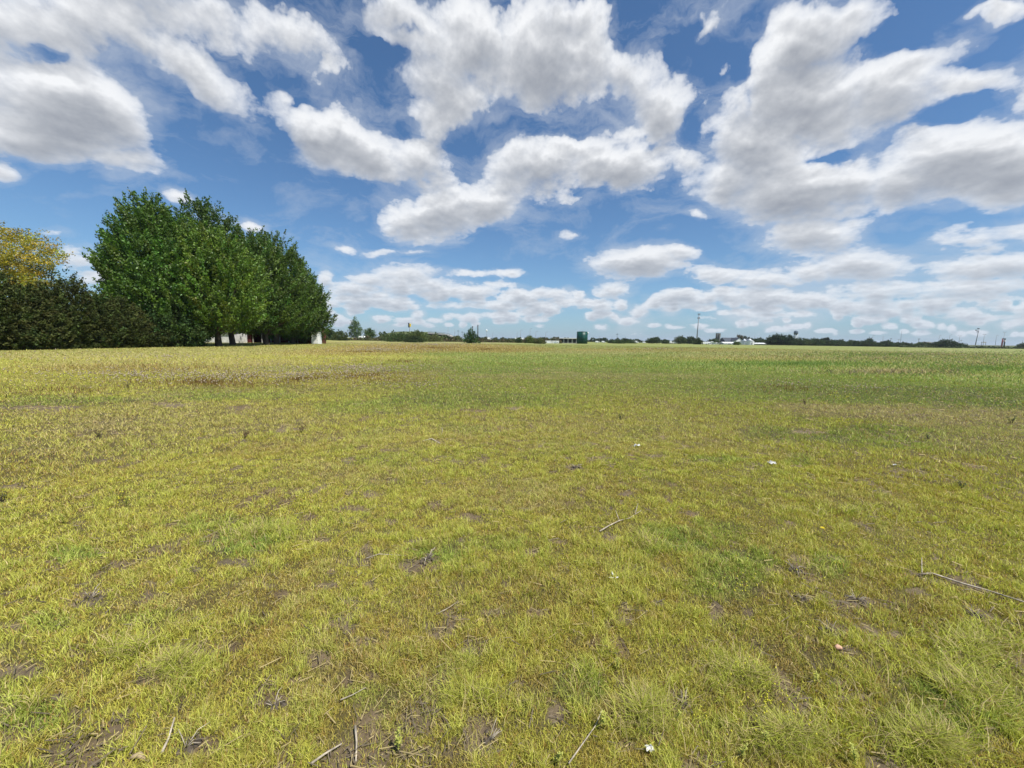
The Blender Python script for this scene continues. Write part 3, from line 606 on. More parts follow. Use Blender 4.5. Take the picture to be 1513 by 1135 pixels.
rf.add([(x0, -2.2, 3.0), (x1, -2.2, 3.0), (x1, 2.5, 4.6), (x0, 2.5, 4.6), (x0, 7, 3.2), (x1, 7, 3.2), (x0, -2.2, 3.18), (x1, -2.2, 3.18), (x1, 2.5, 4.8), (x0, 2.5, 4.8), (x0, 7, 3.38), (x1, 7, 3.38)],
   [(0, 1, 2, 3), (3, 2, 5, 4), (6, 9, 8, 7), (9, 10, 11, 8), (0, 6, 7, 1), (4, 5, 11, 10), (0, 3, 9, 6), (3, 4, 10, 9), (1, 7, 8, 2), (2, 8, 11, 5)]).build('roof', M['darkroof'], bt)
for i_ in range(6):
    xx = -hw + 2.2 + i_ * (2 * hw - 5.2) / 5; MB().box(xx - .08, xx + .08, -1.5, -1.34, 0, 3.1).build('post', M['concrete'], bt)
d = MB(); boarded(d, hw - 2.0, hw - 1.0, -1.46, .05, 2.2, .33, .05); d = d.build('door', M['red'], bt); MB().box(hw - 1.9, hw - 1.82, -1.56, -1.51, 1.0, 1.2).build('handle', M['pole'], d)
# white panelled door leaf at the barn's right end
Yd = 86.; xd0, xd1 = gx(460.5, Yd), gx(472, Yd)
dt = empty('shed_door', ((xd0 + xd1) / 2, Yd, 0), 'white panelled outhouse cabin at the right end of the dark barn', 'small building', rz=rad(12)); w_ = (xd1 - xd0) / 2; hd = z_at(466, 490.5, Yd)
MB().box(-w_, w_, 0, 1.5, .05, hd - .12).build('wall', M['white'], dt)
MB().box(-w_ - .08, w_ + .08, -.1, 1.6, hd - .12, hd).build('roof', M['white'], dt)
q = MB()
q.box(-w_ * .62, w_ * .45, -.03, 0, hd * .80, hd * .86).box(-w_ * .62, w_ * .45, -.03, 0, hd * .62, hd * .67); q.build('vent', M['pole'], dt)
q = MB().box(-w_ * .66, w_ * .5, -.022, 0, .12, hd * .56); q = q.build('door', M['dirty_white'], dt); MB().box(w_ * .36, w_ * .42, -.08, -.022, hd * .3, hd * .36).build('handle', M['dark'], q)
# white shed
Ys = 84.; xs0, xs1 = gx(283, Ys), gx(344, Ys)
st = empty('shed', ((xs0 + xs1) / 2, Ys, 0), 'low white clad shed seen between the maple trunks', 'shed'); w_ = (xs1 - xs0) / 2
wl = MB().box(-w_, w_, 0, 4.5, 0, 2.5); boarded(wl, -w_, w_, 0, .12, 2.45, .45, .025); wl.build('wall', M['dirty_white'], st)
MB().add([(-w_ - .3, -.4, 2.4), (w_ + .3, -.4, 2.4), (w_ + .3, 4.8, 3.2), (-w_ - .3, 4.8, 3.2), (-w_ - .3, -.4, 2.52), (w_ + .3, -.4, 2.52), (w_ + .3, 4.8, 3.32), (-w_ - .3, 4.8, 3.32)],
   [(0, 1, 2, 3), (4, 7, 6, 5), (0, 4, 5, 1), (1, 5, 6, 2), (2, 6, 7, 3), (3, 7, 4, 0)]).build('roof', M['darkroof'], st)
window(st, -w_ * .15, -.03, 1.5, 1.1, .9); q = MB().box(-w_ * .75, -w_ * .52, -.06, -.026, .1, 2.1).build('door', M['red'], st); MB().box(-w_ * .57, -w_ * .545, -.11, -.06, 1.0, 1.15).build('handle', M['dark'], q)
bx_ = empty('feed_bin', (gx(290, 78), 78, 0), 'small dark red bin standing on the grass in front of the white shed', 'bin')
MB().box(-.45, .45, -.35, .35, .08, 1.0).build('body', M['signred'], bx_, bevel=.03); MB().prism([(-.5, 1.0), (.5, 1.0), (.46, 1.1), (-.46, 1.1)], -.4, .4).build('lid', M['signred'], bx_)

# ------------------------------------------------------------------ far vegetation
def fartree(px, Y, wpx, ytop, tone, label, name='tree', cat='tree', group=None, seed=0, shape='round', dens=1.0, ybase=None, trunk=True):
    s = Y / FPX; H = max(1.2, z_at(px, ytop, Y)); Wd = wpx * s / 2
    sh = {'round': [(0, .55), (.25, .95), (.55, 1.), (.8, .72), (1, .15)], 'bush': [(0, .9), (.3, 1.), (.65, .8), (1, .15)], 'tall': [(0, .55), (.2, .9), (.6, .85), (.85, .5), (1, .08)], 'flat': [(0, .5), (.4, .8), (.75, 1.), (.95, .7), (1, .2)]}[shape]
    ls = max(.16, s * .95); n = int(min(460, max(70, 70 + wpx * (H / s) * 1.3)) * dens)
    zb = 0 if shape == 'bush' else H * .12
    if shape == 'flat': zb = H * .45
    return tree(name, (gx(px, Y), Y, 0), H, pr_(Wd, sh), n, 18, ls * .95, ls * 1.9, ls * .85, tone, label, cat, group, 500 + int(px * 3 + seed), upw=.5, trunk_r=max(.1, H * .02), nlimb=8 if trunk else 0, mat_='farleaf', zbase=zb, shell=.45, tonevar=.5, trunk=trunk, lob=.6)
DG = (.050, .075, .024); MGN = (.085, .125, .035); OG = (.11, .125, .045); BG = (.055, .080, .035)
L1 = [(487,210,16,485,DG,'round dark tree just right of the barn, nearest to it','round'),(503,185,22,488,(.07,.095,.03),'broad low bush right of the small round tree by the barn','bush'),
 (525,240,20,471,(.085,.135,.045),'tall pale green tree with an open crown, left of its smaller neighbour','tall'),(546,240,14,484,(.075,.12,.04),'small tree close to the right of the tall pale green tree','round'),
 (478,230,14,494,DG,'low dark scrub at the very edge of the barn','bush'),
 (588,165,46,492,(.045,.075,.022),'dark green bush in front of the left end of the grassy embankment','bush'),(618,168,30,487,(.09,.12,.035),'lighter green bush in front of the middle of the embankment','bush'),(612,150,26,497,(.035,.055,.02),'low dark bush at the foot of the lighter one before the embankment','bush'),
 (640,190,26,496,OG,'olive bush at the right foot of the embankment','bush'),
 (695.5,150,21,487.5,(.042,.085,.024),'single round dense bush standing alone under two banded stacks','bush'),
 (676,260,14,496.5,OG,'small olive bush left of the single round bush','bush'),
 (783,190,14,496.5,(.11,.15,.04),'light green bush right of the white vans','bush'),(797,165,16,500,(.11,.125,.045),'wide olive bush right of the light green one near the low white building','bush'),
 (766,200,8,499,DG,'small dark bush between the two white vans','bush'),
 (904,300,10,502,DG,'small bush right of the green tank','bush'),(915,260,18,502.5,(.06,.09,.03),'low bush cluster under the slim dark mast','bush'),(922,300,8,500.5,DG,'small round tree right of the slim dark mast','round'),
 (930,300,14,503,DG,'low dark bush halfway between green tank and mobile phone mast','bush'),(963,320,11,500,DG,'round dark tree left of its taller paler neighbour','round'),(970,330,9,498.5,(.06,.09,.045),'taller paler tree right of the round dark one','round'),
 (983,340,10,503,DG,'flat low bush left of the white trailers','bush'),
 (1006,330,14,497.5,(.075,.10,.045),'grey-green tree left of the mobile phone mast','round'),(1019,335,16,498,BG,'wide tree left of and touching the foot of the phone mast','round'),(1031,300,12,500,DG,'dark tree at the foot of the phone mast','bush'),
 (1054,350,14,501,BG,'dark bushy tree at the left foot of the old silo','round'),(1092,420,8,495,(.12,.11,.07),'brownish bare-looking tree behind the white barn gable','round'),(1100,420,12,497,BG,'green tree behind the two grain bins','round'),(1110,420,12,500.5,DG,'dark tree right of the grain bins','round'),
 (1089,300,8,506,MGN,'small green bush between the barn and the grain bins','bush'),
 (1122,360,18,500.5,DG,'low dark tree behind the long grey shed','round'),(1140,330,14,497,BG,'grey-green tree left of the two largest dark trees','round'),(1150,320,18,494,(.03,.05,.02),'tall dark tree, left of the two largest before the water tower','round'),
 (1165,320,22,496,(.03,.05,.02),'tall dark tree directly left of the water tower','round'),(1182,330,24,501,DG,'dark tree under the water tower','round'),
 (1202,340,22,501.5,DG,'first tree right of the water tower','round'),(1213,350,18,502.5,BG,'second tree right of the water tower','round'),(1219.5,380,7.5,499.5,(.03,.04,.025),'small umbrella-shaped tree standing above the right tree line','flat'),
 (1229,345,18,503,DG,'tree just right of the umbrella-shaped one','round'),(1240,345,16,502.5,BG,'fourth tree right of the water tower','round'),(1251,350,14,506,DG,'low tree in the dip of the right tree line','round'),
 (1260,350,18,503.5,DG,'left tree of the dense clump past the dip','round'),(1272,350,18,504,(.045,.07,.024),'right tree of the dense clump past the dip','round'),(1284,350,10,501.2,(.06,.085,.045),'taller pale tree poking above the right tree line','tall'),(1289,345,20,506,DG,'low tree behind the taller pale one','round'),
 (1300,350,14,508,DG,'lowest tree past the taller pale one','bush'),(1309,345,14,503.3,BG,'rounded tree left of the first slim pole','round'),(1322,350,16,508,DG,'low scrub right of the first slim pole','bush'),(1340,350,16,507,BG,'low dark scrub in the middle of the right skyline','bush'),
 (1355,330,14,508,DG,'low scrub left of the flat-topped bush','bush'),(1366,320,18,506.5,(.07,.10,.035),'flat-topped light bush under the roadside gantry','bush'),(1386,320,16,507,DG,'dark bush left of the largest bush on the right skyline','bush'),
 (1397,310,20,502,(.035,.06,.022),'large dark bush on the right skyline','round'),(1415,330,26,508,BG,'low wide scrub right of the large dark bush','bush'),(1511,420,8,507.5,DG,'dark tree cut by the right edge of the view','round')]
for (px, Y, w, yt, tn, lab, sh) in L1:
    fartree(px, Y, w, yt, tn, lab, 'bush' if sh == 'bush' else 'field_tree', 'bush' if sh == 'bush' else 'tree', 'bushes along the far edge of the field' if sh == 'bush' else 'trees along the far edge of the field', 0, sh)
# rough growth along the field's far edge (nobody could count it)
def brush_strip(name, px0, px1, Y0, Y1, h0, h1, n, tones, label, ls=None):
    px = px0 + (px1 - px0) * RNG.random(n); Y = Y0 + (Y1 - Y0) * (px - px0) / (px1 - px0) + RNG.normal(size=n) * 4
    X = (px - 756.5) / FPX * Y * 1.0; X = np.array([gx(a_, b_) for a_, b_ in zip(px, Y)])
    hh = h0 + (h1 - h0) * np.clip(2.2 * fbm(px * .16, px * .0, 7, 4) - .55, 0, 1.2); s = Y / FPX
    z = RNG.random(n) ** 1.1 * hh; k = n
    a_ = RNG.normal(size=(k, 3)); a_ /= np.linalg.norm(a_, axis=1)[:, None]; b_ = np.cross(a_, RNG.normal(size=(k, 3))); b_ /= np.linalg.norm(b_, axis=1)[:, None]
    sz = (ls or .9) * s * (.7 + .8 * RNG.random(k)); pos = np.stack([X, Y, z], -1)
    V = np.stack([pos - a_ * sz[:, None], pos + b_ * (sz * .7)[:, None], pos + a_ * sz[:, None], pos - b_ * (sz * .7)[:, None]], 1).reshape(-1, 3)
    tt = np.array(tones)[RNG.integers(0, len(tones), k)]; tt = tt * (.7 + .6 * fbm(px * .15, px * 0, 3, 3)[:, None] ) * (.8 + .4 * RNG.random((k, 1)))
    o = np_mesh(name, V, np.arange(4 * k).reshape(-1, 4), M['farleaf'], np.repeat(tt, 4, 0)); return tag(o, label, 'scrub', kind='stuff')
brush_strip('rough_verge', 474, 830, 205, 215, .8, 2.6, 16000, [(.07, .09, .03), (.10, .085, .045), (.06, .075, .025), (.11, .075, .05)], 'rough olive and brown growth along the far field edge left of the green tank')
brush_strip('embankment_scrub', 560, 664, 288, 286, 2.0, 6.5, 3200, [(.055, .08, .025), (.07, .095, .03), (.045, .065, .022)], 'dark scrub covering the side of the embankment')
brush_strip('far_hedgerow', 700, 1010, 520, 560, 1.5, 5.2, 5200, [(.035, .055, .028), (.05, .075, .035)], 'thin dark tree line on the horizon around the green tank', 1.2)
brush_strip('farm_scrub', 985, 1140, 400, 400, .8, 3.6, 2400, [(.035, .055, .024), (.06, .08, .035)], 'low dark growth around the distant farm', 1.0)
brush_strip('far_wood', 1125, 1425, 372, 380, 1.6, 4.2, 9000, [(.030, .048, .022), (.042, .062, .026)], 'continuous dark wood under the right skyline', 1.1)
brush_strip('bank_scrub', 1330, 1620, 305, 330, .6, 1.9, 5200, [(.050, .07, .03), (.075, .085, .035)], 'low scrub on the foot of the road bank at far right', 1.0)

# ------------------------------------------------------------------ embankment and overpass
def emb(px_list, Y, depth, name, label, matn='bank'):
    poly = [(gx(p, Y), max(.05, z_at(p, y_, Y))) for p, y_ in px_list]
    k = len(poly); V = []; F = []
    for i_, (x_, z_) in enumerate(poly): V += [(x_, Y - 6 - z_ * 1.2, -.2), (x_, Y - 1.5, z_), (x_, Y + depth, z_), (x_, Y + depth + 6 + z_, -.2)]
    for i_ in range(k - 1):
        for j_ in range(3): F.append((i_ * 4 + j_, (i_ + 1) * 4 + j_, (i_ + 1) * 4 + j_ + 1, i_ * 4 + j_ + 1))
    mb = MB(); mb.add(V, F, True); return tag(mb.build(name, M[matn]), label, kind='structure')
emb([(556,499),(566,494.5),(575,492),(590,490),(610,489.8),(630,490.6),(650,492.3),(664,495.5),(672,499)], 300, 14, 'embankment', 'grassy embankment carrying the road over the railway')
emb([(1422,511.5),(1436,510.3),(1470,510.6),(1513,511.2),(1640,513)], 430, 14, 'road_bank', 'low grass bank carrying the road at far right')
def bar(root, name, px0, y0, px1, y1, Y, t, matn):
    a = Vector(at(px0, y0, Y)) - root.location; b = Vector(at(px1, y1, Y)) - root.location
    return MB().tube([a, b], t, 4).build(name, M[matn], root)
ov = empty('overpass', (gx(650, 296), 296, 0), 'pale road bridge with a dark railing at the right end of the embankment', 'bridge')
pts = [(632,491.3),(645,492.2),(656,493.3),(664,495),(668,497.3)]
A = [Vector(at(p, y_, 294)) - ov.location for p, y_ in pts]
dk = MB()
for a, b in zip(A[:-1], A[1:]): dk.add([a + Vector((0, 0, -1.0)), b + Vector((0, 0, -1.0)), b, a, a + Vector((0, 8, -1)), b + Vector((0, 8, -1)), b + Vector((0, 8, 0)), a + Vector((0, 8, 0))], [(0, 1, 2, 3), (3, 2, 6, 7), (4, 7, 6, 5), (0, 4, 5, 1)])
dk.build('deck', M['concrete'], ov)
rl = MB()
for a, b in zip(A[:-1], A[1:]): rl.tube([a + Vector((0, 0, .75)), b + Vector((0, 0, .75))], .12, 4); rl.tube([a + Vector((0, 0, .05)), a + Vector((0, 0, .8))], .08, 4)
rl.build('railing', M['darkpole'], ov)
for p in (646, 657, 664): q = Vector(at(p, 494, 297)) - ov.location; MB().box(q.x - .5, q.x + .5, 1, 7, 0, max(.5, q.z - .9)).build('pier', M['concrete'], ov)
# ------------------------------------------------------------------ poles, masts, signs
def mast(px, Y, ytop, label, kind='street_lamp', r=None, w=None, head='lamp', matn='pole', cat='lamp post', group=None):
    s = Y / FPX; H = z_at(px, ytop, Y); r = r or max(.10, s * .22); o = empty(kind, (gx(px, Y), Y, 0), label, cat, group)
    MB().tube([(0, 0, 0), (0, 0, H * .5), (0, 0, H)], [r * 1.3, r, r * .7], 6).build('pole', M[matn], o)
    if head == 'lamp':
        MB().tube([(0, 0, H - .1), (s * .9, 0, H + .3), (s * 1.6, 0, H + .3)], r * .5, 5).build('arm', M[matn], o)
        MB().box(s * 1.4, s * 2.5, -.3, .3, H + .1, H + .45).build('lamp_head', M['pole'], o)
    if head == 'double':
        for sg in (-1, 1):
            MB().tube([(0, 0, H - .2), (sg * s * 1.4, 0, H + .2)], r * .5, 5).build('arm', M[matn], o); MB().box(min(sg * s * 1.2, sg * s * 2.2), max(sg * s * 1.2, sg * s * 2.2), -.3, .3, H, H + .4).build('lamp_head', M['pole'], o)
    if head == 'cross':
        MB().box(-s * 1.6, s * 1.6, -.12, .12, H * .88, H * .88 + s * .5).build('crossarm', M[matn], o)
    return o
PG_ = 'slim lamp posts and poles along the skyline'
mast(662, 420, 483, 'thin pole above the right end of the overpass', head='none', kind='utility_pole', cat='pole', group=PG_)
mast(672, 420, 486, 'thin pole right of the overpass', head='none', kind='utility_pole', cat='pole', group=PG_)
mast(677, 380, 487.5, 'dark utility pole with a crossarm between overpass and round bush', head='cross', kind='utility_pole', matn='darkpole', cat='pole', group=PG_)
mast(683, 380, 489.5, 'shorter utility pole nearest to the round bush', head='cross', kind='utility_pole', matn='darkpole', cat='pole', group=PG_)
mast(556, 420, 485, 'thin pole right of the small tree by the pale green one', head='none', kind='utility_pole', cat='pole', group=PG_)
mast(764, 420, 490, 'short thin pole above the white vans', head='none', kind='utility_pole', cat='pole', group=PG_)
mast(769, 420, 488, 'thin lamp post right of the short pole above the white vans', head='lamp', group=PG_)
mast(783, 420, 486, 'tallest thin lamp post above the light green bush', head='lamp', group=PG_)
mast(791.5, 420, 490, 'short lamp post right of the tallest one', head='lamp', group=PG_)
mast(806, 400, 491, 'lamp post at the left end of the low white building', head='lamp', group=PG_)
mast(728, 420, 492.5, 'short pole right of the lamp with the bright head', head='none', kind='utility_pole', cat='pole', group=PG_)
mast(885.5, 420, 496.5, 'short thin pole right of the green tank', head='none', kind='utility_pole', cat='pole', group=PG_)
mast(911.5, 350, 492.5, 'slim dark mast standing between the green tank and the phone mast', head='cross', kind='utility_pole', matn='darkpole', cat='pole', group=PG_)
mast(965, 420, 497, 'short pole left of the grey-green trees', head='none', kind='utility_pole', cat='pole', group=PG_)
mast(999.5, 420, 498, 'short pole above the white trailers', head='cross', kind='utility_pole', cat='pole', group=PG_)
mast(1114, 430, 496, 'thin pole right of the grain bins', head='none', kind='utility_pole', cat='pole', group=PG_)
for px, yt, lab, hd_ in [(1214,498,'thin pole left of the umbrella-shaped tree','none'),(1226.5,498,'thin pole right of the umbrella-shaped tree','none'),(1288,496,'thin lamp post above the taller pale tree','lamp'),(1303.5,496.5,'thin pole left of the rounded tree','none'),(1315.3,499.5,'dark pole with a small box head right of the rounded tree','cross'),
   (1327,501,'short signpost left of the tallest slim pole','cross'),(1329.8,488.5,'tallest slim pole on the right skyline','none'),(1356.5,499.8,'dark pole with a box head at the left end of the gantry','cross'),(1386,496,'thin lamp post left of the large dark bush','lamp'),(1401.5,495,'thin lamp post above the large dark bush','lamp'),
   (1416,496.5,'lamp post right of the large dark bush','double'),(1419,502,'short pole close beside the lamp post','cross'),(1452,494.5,'lamp post behind the roadside sign gantry','double'),(1470,496,'thin pole left of the red lattice frame','lamp'),(1481,491,'thin lamp post rising over the red lattice frame','double'),(1509.5,502,'short pole at the right edge of the view','none')]:
    mast(px, 460, yt, lab, head=hd_, kind='street_lamp' if hd_ in ('lamp', 'double') else 'utility_pole', cat='lamp post' if hd_ in ('lamp', 'double') else 'pole', matn='darkpole' if 'dark' in lab[:5] else 'pole', group=PG_)
# lamp post with bright white head
o = mast(719, 380, 488.5, 'grey post with a bright white round lamp head right of the banded stacks', head='none'); s = 380 / FPX
hb = MB(); hb.tube([(0, 0, z_at(719, 490, 380)), (0, 0, z_at(719, 489.2, 380)), (0, 0, z_at(719, 487.6, 380)), (0, 0, z_at(719, 486.8, 380))], [.2, .75, .75, .2], 10).build('lamp_head', M['white'], o)
# two banded stacks
for px, Y, yt, lab in [(698.2, 420, 482, 'shorter dark banded stack rising behind the round bush'), (706, 420, 480, 'taller dark banded stack at the right side of the round bush')]:
    o = empty('chimney_stack', (gx(px, Y), Y, 0), lab, 'chimney', 'two banded stacks'); H = z_at(px, yt, Y); rr1 = Y / FPX * .85
    MB().tube([(0, 0, 0), (0, 0, H)], [rr1, rr1 * .92], 12).build('shaft', M['darkpole'], o)
    for t in (.42, .62, .82, .985): MB().tube([(0, 0, H * t - .35), (0, 0, H * t + .25)], rr1 * 1.22, 12).build('band', M['pole'], o)
# advertising pylon on the embankment
o = empty('sign_pylon', (gx(605.5, 330), 330, 0), 'tall sign pylon with a dark and a yellow panel rising over the embankment', 'sign'); s = 330 / FPX
MB().tube([(0, 0, 0), (0, 0, z_at(605.5, 478, 330))], .32, 6).build('pole', M['pole'], o)
MB().box(-2.0 * s, -.1 * s, -.45, -.05, z_at(604, 484, 330), z_at(604, 477, 330)).build('panel', M['darkpole'], o, bevel=.05)
MB().box(.15 * s, 2.1 * s, -.45, -.05, z_at(607, 483, 330), z_at(607, 478.3, 330)).build('panel', M['yellow'], o, bevel=.1)
# mobile phone mast
Y = 380.; s = Y / FPX; o = empty('phone_mast', (gx(1029.2, Y), Y, 0), 'tallest grey mobile phone mast with two rings of antennas', 'mast'); H = z_at(1030, 463.5, Y)
MB().tube([(0, 0, 0), (.2, 0, H * .5), (.6, 0, H)], [.62, .45, .26], 10).build('pole', M['pole'], o)
for zt, nn_ in ((H - .6, 6), (z_at(1030, 470, Y), 5)):
    rg = MB()
    for k_ in range(nn_): a = 2 * math.pi * k_ / nn_; rg.tube([(.5, 0, zt), (.5 + math.cos(a) * .85, math.sin(a) * .85, zt)], .06, 4)
    rg = rg.build('antenna_mount', M['pole'], o)
    for k_ in range(nn_):
        a = 2 * math.pi * k_ / nn_; MB().box(.5 + math.cos(a) * .9 - .15, .5 + math.cos(a) * .9 + .15, math.sin(a) * .9 - .12, math.sin(a) * .9 + .12, zt - .75, zt + .75).build('antenna', M['darkpole'], rg)
# green tank
Y = 205.; s = Y / FPX; o = empty('storage_tank', (gx(860, Y), Y, 0), 'large dark green cylindrical tank at the far edge of the field', 'tank'); H = z_at(860, 490.3, Y); rt = 7.9 * s
tb = MB(); tb.tube([(0, 0, 0), (0, 0, H)], rt, 40); tb.build('shell', M['green_tank'], o)
for t in (.25, .5, .75, .99): MB().tube([(0, 0, H * t - .06), (0, 0, H * t + .06)], rt + .06, 40).build('hoop', M['green_tank'], o)
MB().tube([(0, 0, H + .02), (0, 0, H + .12), (0, 0, H + .18)], [rt * .98, rt * .6, .1], 32).build('roof', M['darkpole'], o)
hb = MB(); cx_ = rt * .93
hb.tube([(cx_, -1.6, H - .95), (cx_, -1.6, H - .7), (cx_, -1.6, H - .3), (cx_, -1.6, H - .1)], [.12, .36, .36, .12], 10).build('white_vent', M['white'], o)
ld = MB()
for xx in (-.25, .25): ld.tube([(xx - rt * .2, -rt * .985 - .15, 0), (xx - rt * .2, -rt * .985 - .15, H + .5)], .035, 4)
for zz in np.arange(.3, H, .35): ld.tube([(-.25 - rt * .2, -rt * .985 - .15, zz), (.25 - rt * .2, -rt * .985 - .15, zz)], .02, 4)
ld.build('ladder', M['green_tank'], o)
# low white-roofed building left of the tank
Y = 215.; s = Y / FPX; x0, x1 = gx(818, Y), gx(853, Y); o = empty('warehouse', ((x0 + x1) / 2, Y, 0), 'long low building with a bright white roof and dark openings left of the green tank', 'building'); hw = (x1 - x0) / 2; H = z_at(835, 500.2, Y)
MB().box(-hw, hw, 0, 10, 0, H).build('wall', M['concrete'], o)
MB().prism([(-hw - 1.2, H), (hw + .2, H), (hw + .2, H + .28), (-hw - 1.2, H + .28)], -.8, 10.5).build('roof', M['white'], o)
for k_ in range(4): MB().box(-hw + 3.6 + k_ * 2.4, -hw + 5.2 + k_ * 2.4, -.03, 0, .3, H - .3).build('doorway', M['dark'], o)
MB().box(-hw + .4, -hw + 2.8, -.4, -.02, .0, H - .15).build('office_front', M['dirty_white'], o)
o = empty('barrier_wall', (gx(814, 206), 206, 0), 'low white wall in front of the white-roofed building', 'wall'); MB().box(-gx(814, 206) + gx(806, 206), gx(826, 206) - gx(814, 206), 0, .3, 0, z_at(814, 503.5, 206)).build('panel', M['white'], o); MB().box(-gx(814, 206) + gx(805.5, 206), gx(826.4, 206) - gx(814, 206), -.05, .35, z_at(814, 503.5, 206), z_at(814, 503.2, 206)).build('coping', M['dirty_white'], o)
# vans and trailers
def van(px, Y, wpx, ytop, label, cat='van', name='parked_van', trailer=False):
    s = Y / FPX; L = wpx * s; H = max(1.5, z_at(px, ytop, Y)); o = empty(name, (gx(px, Y), Y, 0), label, cat, 'white vehicles along the far field edge'); h = L / 2; zb = H * .18
    if trailer: MB().box(-h, h, 0, 2.4, zb, H).build('body', M['white'], o, bevel=.06)
    else: MB().prism([(-h, zb), (h, zb), (h, H * .50), (h * .80, H * .58), (h * .55, H * .95), (h * .45, H), (-h * .97, H), (-h, H * .95)], 0, 2.0).build('body', M['white'], o, bevel=.05); MB().prism([(h * .30, H * .62), (h * .72, H * .62), (h * .52, H * .90), (h * .30, H * .90)], -.02, 0).build('window', M['glass'], o)
    for xx in (-h * .6, h * .6):
        wq = MB(); wq.tube([(xx, -.05, zb), (xx, .25, zb)], zb * .98, 14).build('wheel', M['black'], o)
    MB().box(-h * .98, h * .98, -.02, 0, zb + .1, zb + .22).build('trim', M['pole'], o)
    return o
van(723, 330, 6, 498.8, 'small white van in the rough growth right of the banded stacks'); van(763.5, 260, 5, 499.3, 'white van left of the small dark bush'); van(772.5, 260, 7, 499.5, 'longer white van right of the small dark bush')
van(883, 330, 6, 504, 'white van just right of the green tank'); van(892, 330, 5, 504.5, 'second white van right of the green tank'); van(940, 360, 7, 503.8, 'white van halfway between green tank and phone mast'); van(952, 360, 4, 505, 'smaller white van left of the round dark tree')
van(992, 330, 4, 504, 'small white van at the left end of the pair by the scrub'); van(1000, 330, 9, 505.2, 'long white trailer left of the phone mast', 'trailer', 'trailer', True); van(1041, 300, 10, 505.3, 'white trailer right of the phone mast', 'trailer', 'trailer', True)
van(535, 230, 10, 496.5, 'low white car in the scrub below the pale green tree', 'car', 'parked_car')
# ------------------------------------------------------------------ farm
Y = 360.; s = Y / FPX
o = empty('old_silo', (gx(1060.3, Y), Y, 0), 'tall dark grey cylindrical silo left of the farm', 'silo'); H = z_at(1060, 493, Y); rs_ = 3.2 * s
MB().tube([(0, 0, 0), (0, 0, H)], rs_, 24).build('shaft', M['silo'], o)
MB().tube([(0, 0, H), (0, 0, H + .25)], rs_ * 1.05, 24).build('rim', M['silo'], o); MB().box(-.35, .35, -rs_ - .35, -rs_ * .9, .3, H - .3).build('chute', M['silo'], o)
def gable(px0, px1, Y, yeave, yridge, dep, wallm, roofm, label, name, ridge='y', cat='building'):
    x0, x1 = gx(px0, Y), gx(px1, Y); pm = (px0 + px1) / 2; ze = max(1.2, z_at(pm, yeave, Y)); zr = z_at(pm, yridge, Y); hw = (x1 - x0) / 2
    o = empty(name, ((x0 + x1) / 2, Y, 0), label, cat)
    if ridge == 'y':
        MB().prism([(-hw, 0), (hw, 0), (hw, ze), (0, zr - .1), (-hw, ze)], 0, dep).build('wall', M[wallm], o)
        r = MB(); t = .25
        r.prism([(-hw - .4, ze - .2), (0, zr), (hw + .4, ze - .2), (hw + .4, ze - .2 + t), (0, zr + t), (-hw - .4, ze - .2 + t)], -.4, dep + .4).build('roof', M[roofm], o)
    else:
        MB().box(-hw, hw, 0, dep, 0, ze).build('wall', M[wallm], o)
        r = MB(); m_ = dep / 2
        r.add([(-hw - .3, -.4, ze - .05), (hw + .3, -.4, ze - .05), (hw + .3, m_, zr), (-hw - .3, m_, zr), (-hw - .3, dep + .4, ze - .05), (hw + .3, dep + .4, ze - .05)], [(0, 1, 2, 3), (3, 2, 5, 4), (0, 3, 4), (1, 5, 2), (0, 4, 5, 1)]).build('roof', M[roofm], o)
    MB().box(-hw * .3, hw * .3, -.06, 0, 0, min(ze * .8, 3)).build('door', M['pole'], o)
    for k_ in (-.7, .7): window(o, hw * k_ * .85, -.01, ze * .6, min(1.4, hw * .3), min(1.0, ze * .4))
    return o
gable(1072, 1090, 390, 505, 499, 14, 'white', 'darkroof', 'barn with a wide dark roof left of the white gable', 'farm_barn', 'x', 'barn')
gable(1087, 1097, 383, 503.4, 499.3, 16, 'white', 'darkroof', 'white gable-fronted barn beside the grain bins', 'farm_barn', 'y', 'barn')
gable(1102, 1112, 395, 503, 500.5, 12, 'dirty_white', 'darkroof', 'small dark-roofed shed behind the grain bins', 'farm_shed', 'x', 'shed')
gable(1048, 1057.5, 345, 507.5, 505, 8, 'white', 'white', 'white shed left of and below the old silo', 'farm_shed', 'y', 'shed')
gable(1058, 1069, 345, 508, 505.8, 8, 'white', 'steel', 'low white shed directly below the old silo', 'farm_shed', 'x', 'shed')
gable(1070, 1086, 340, 508, 505.4, 9, 'white', 'steel', 'long white shed in front of the dark-roofed barn', 'farm_shed', 'x', 'shed')
gable(1116, 1133, 345, 508.6, 506.6, 10, 'concrete', 'steel', 'long low grey shed right of the grain bins', 'farm_shed', 'x', 'shed')
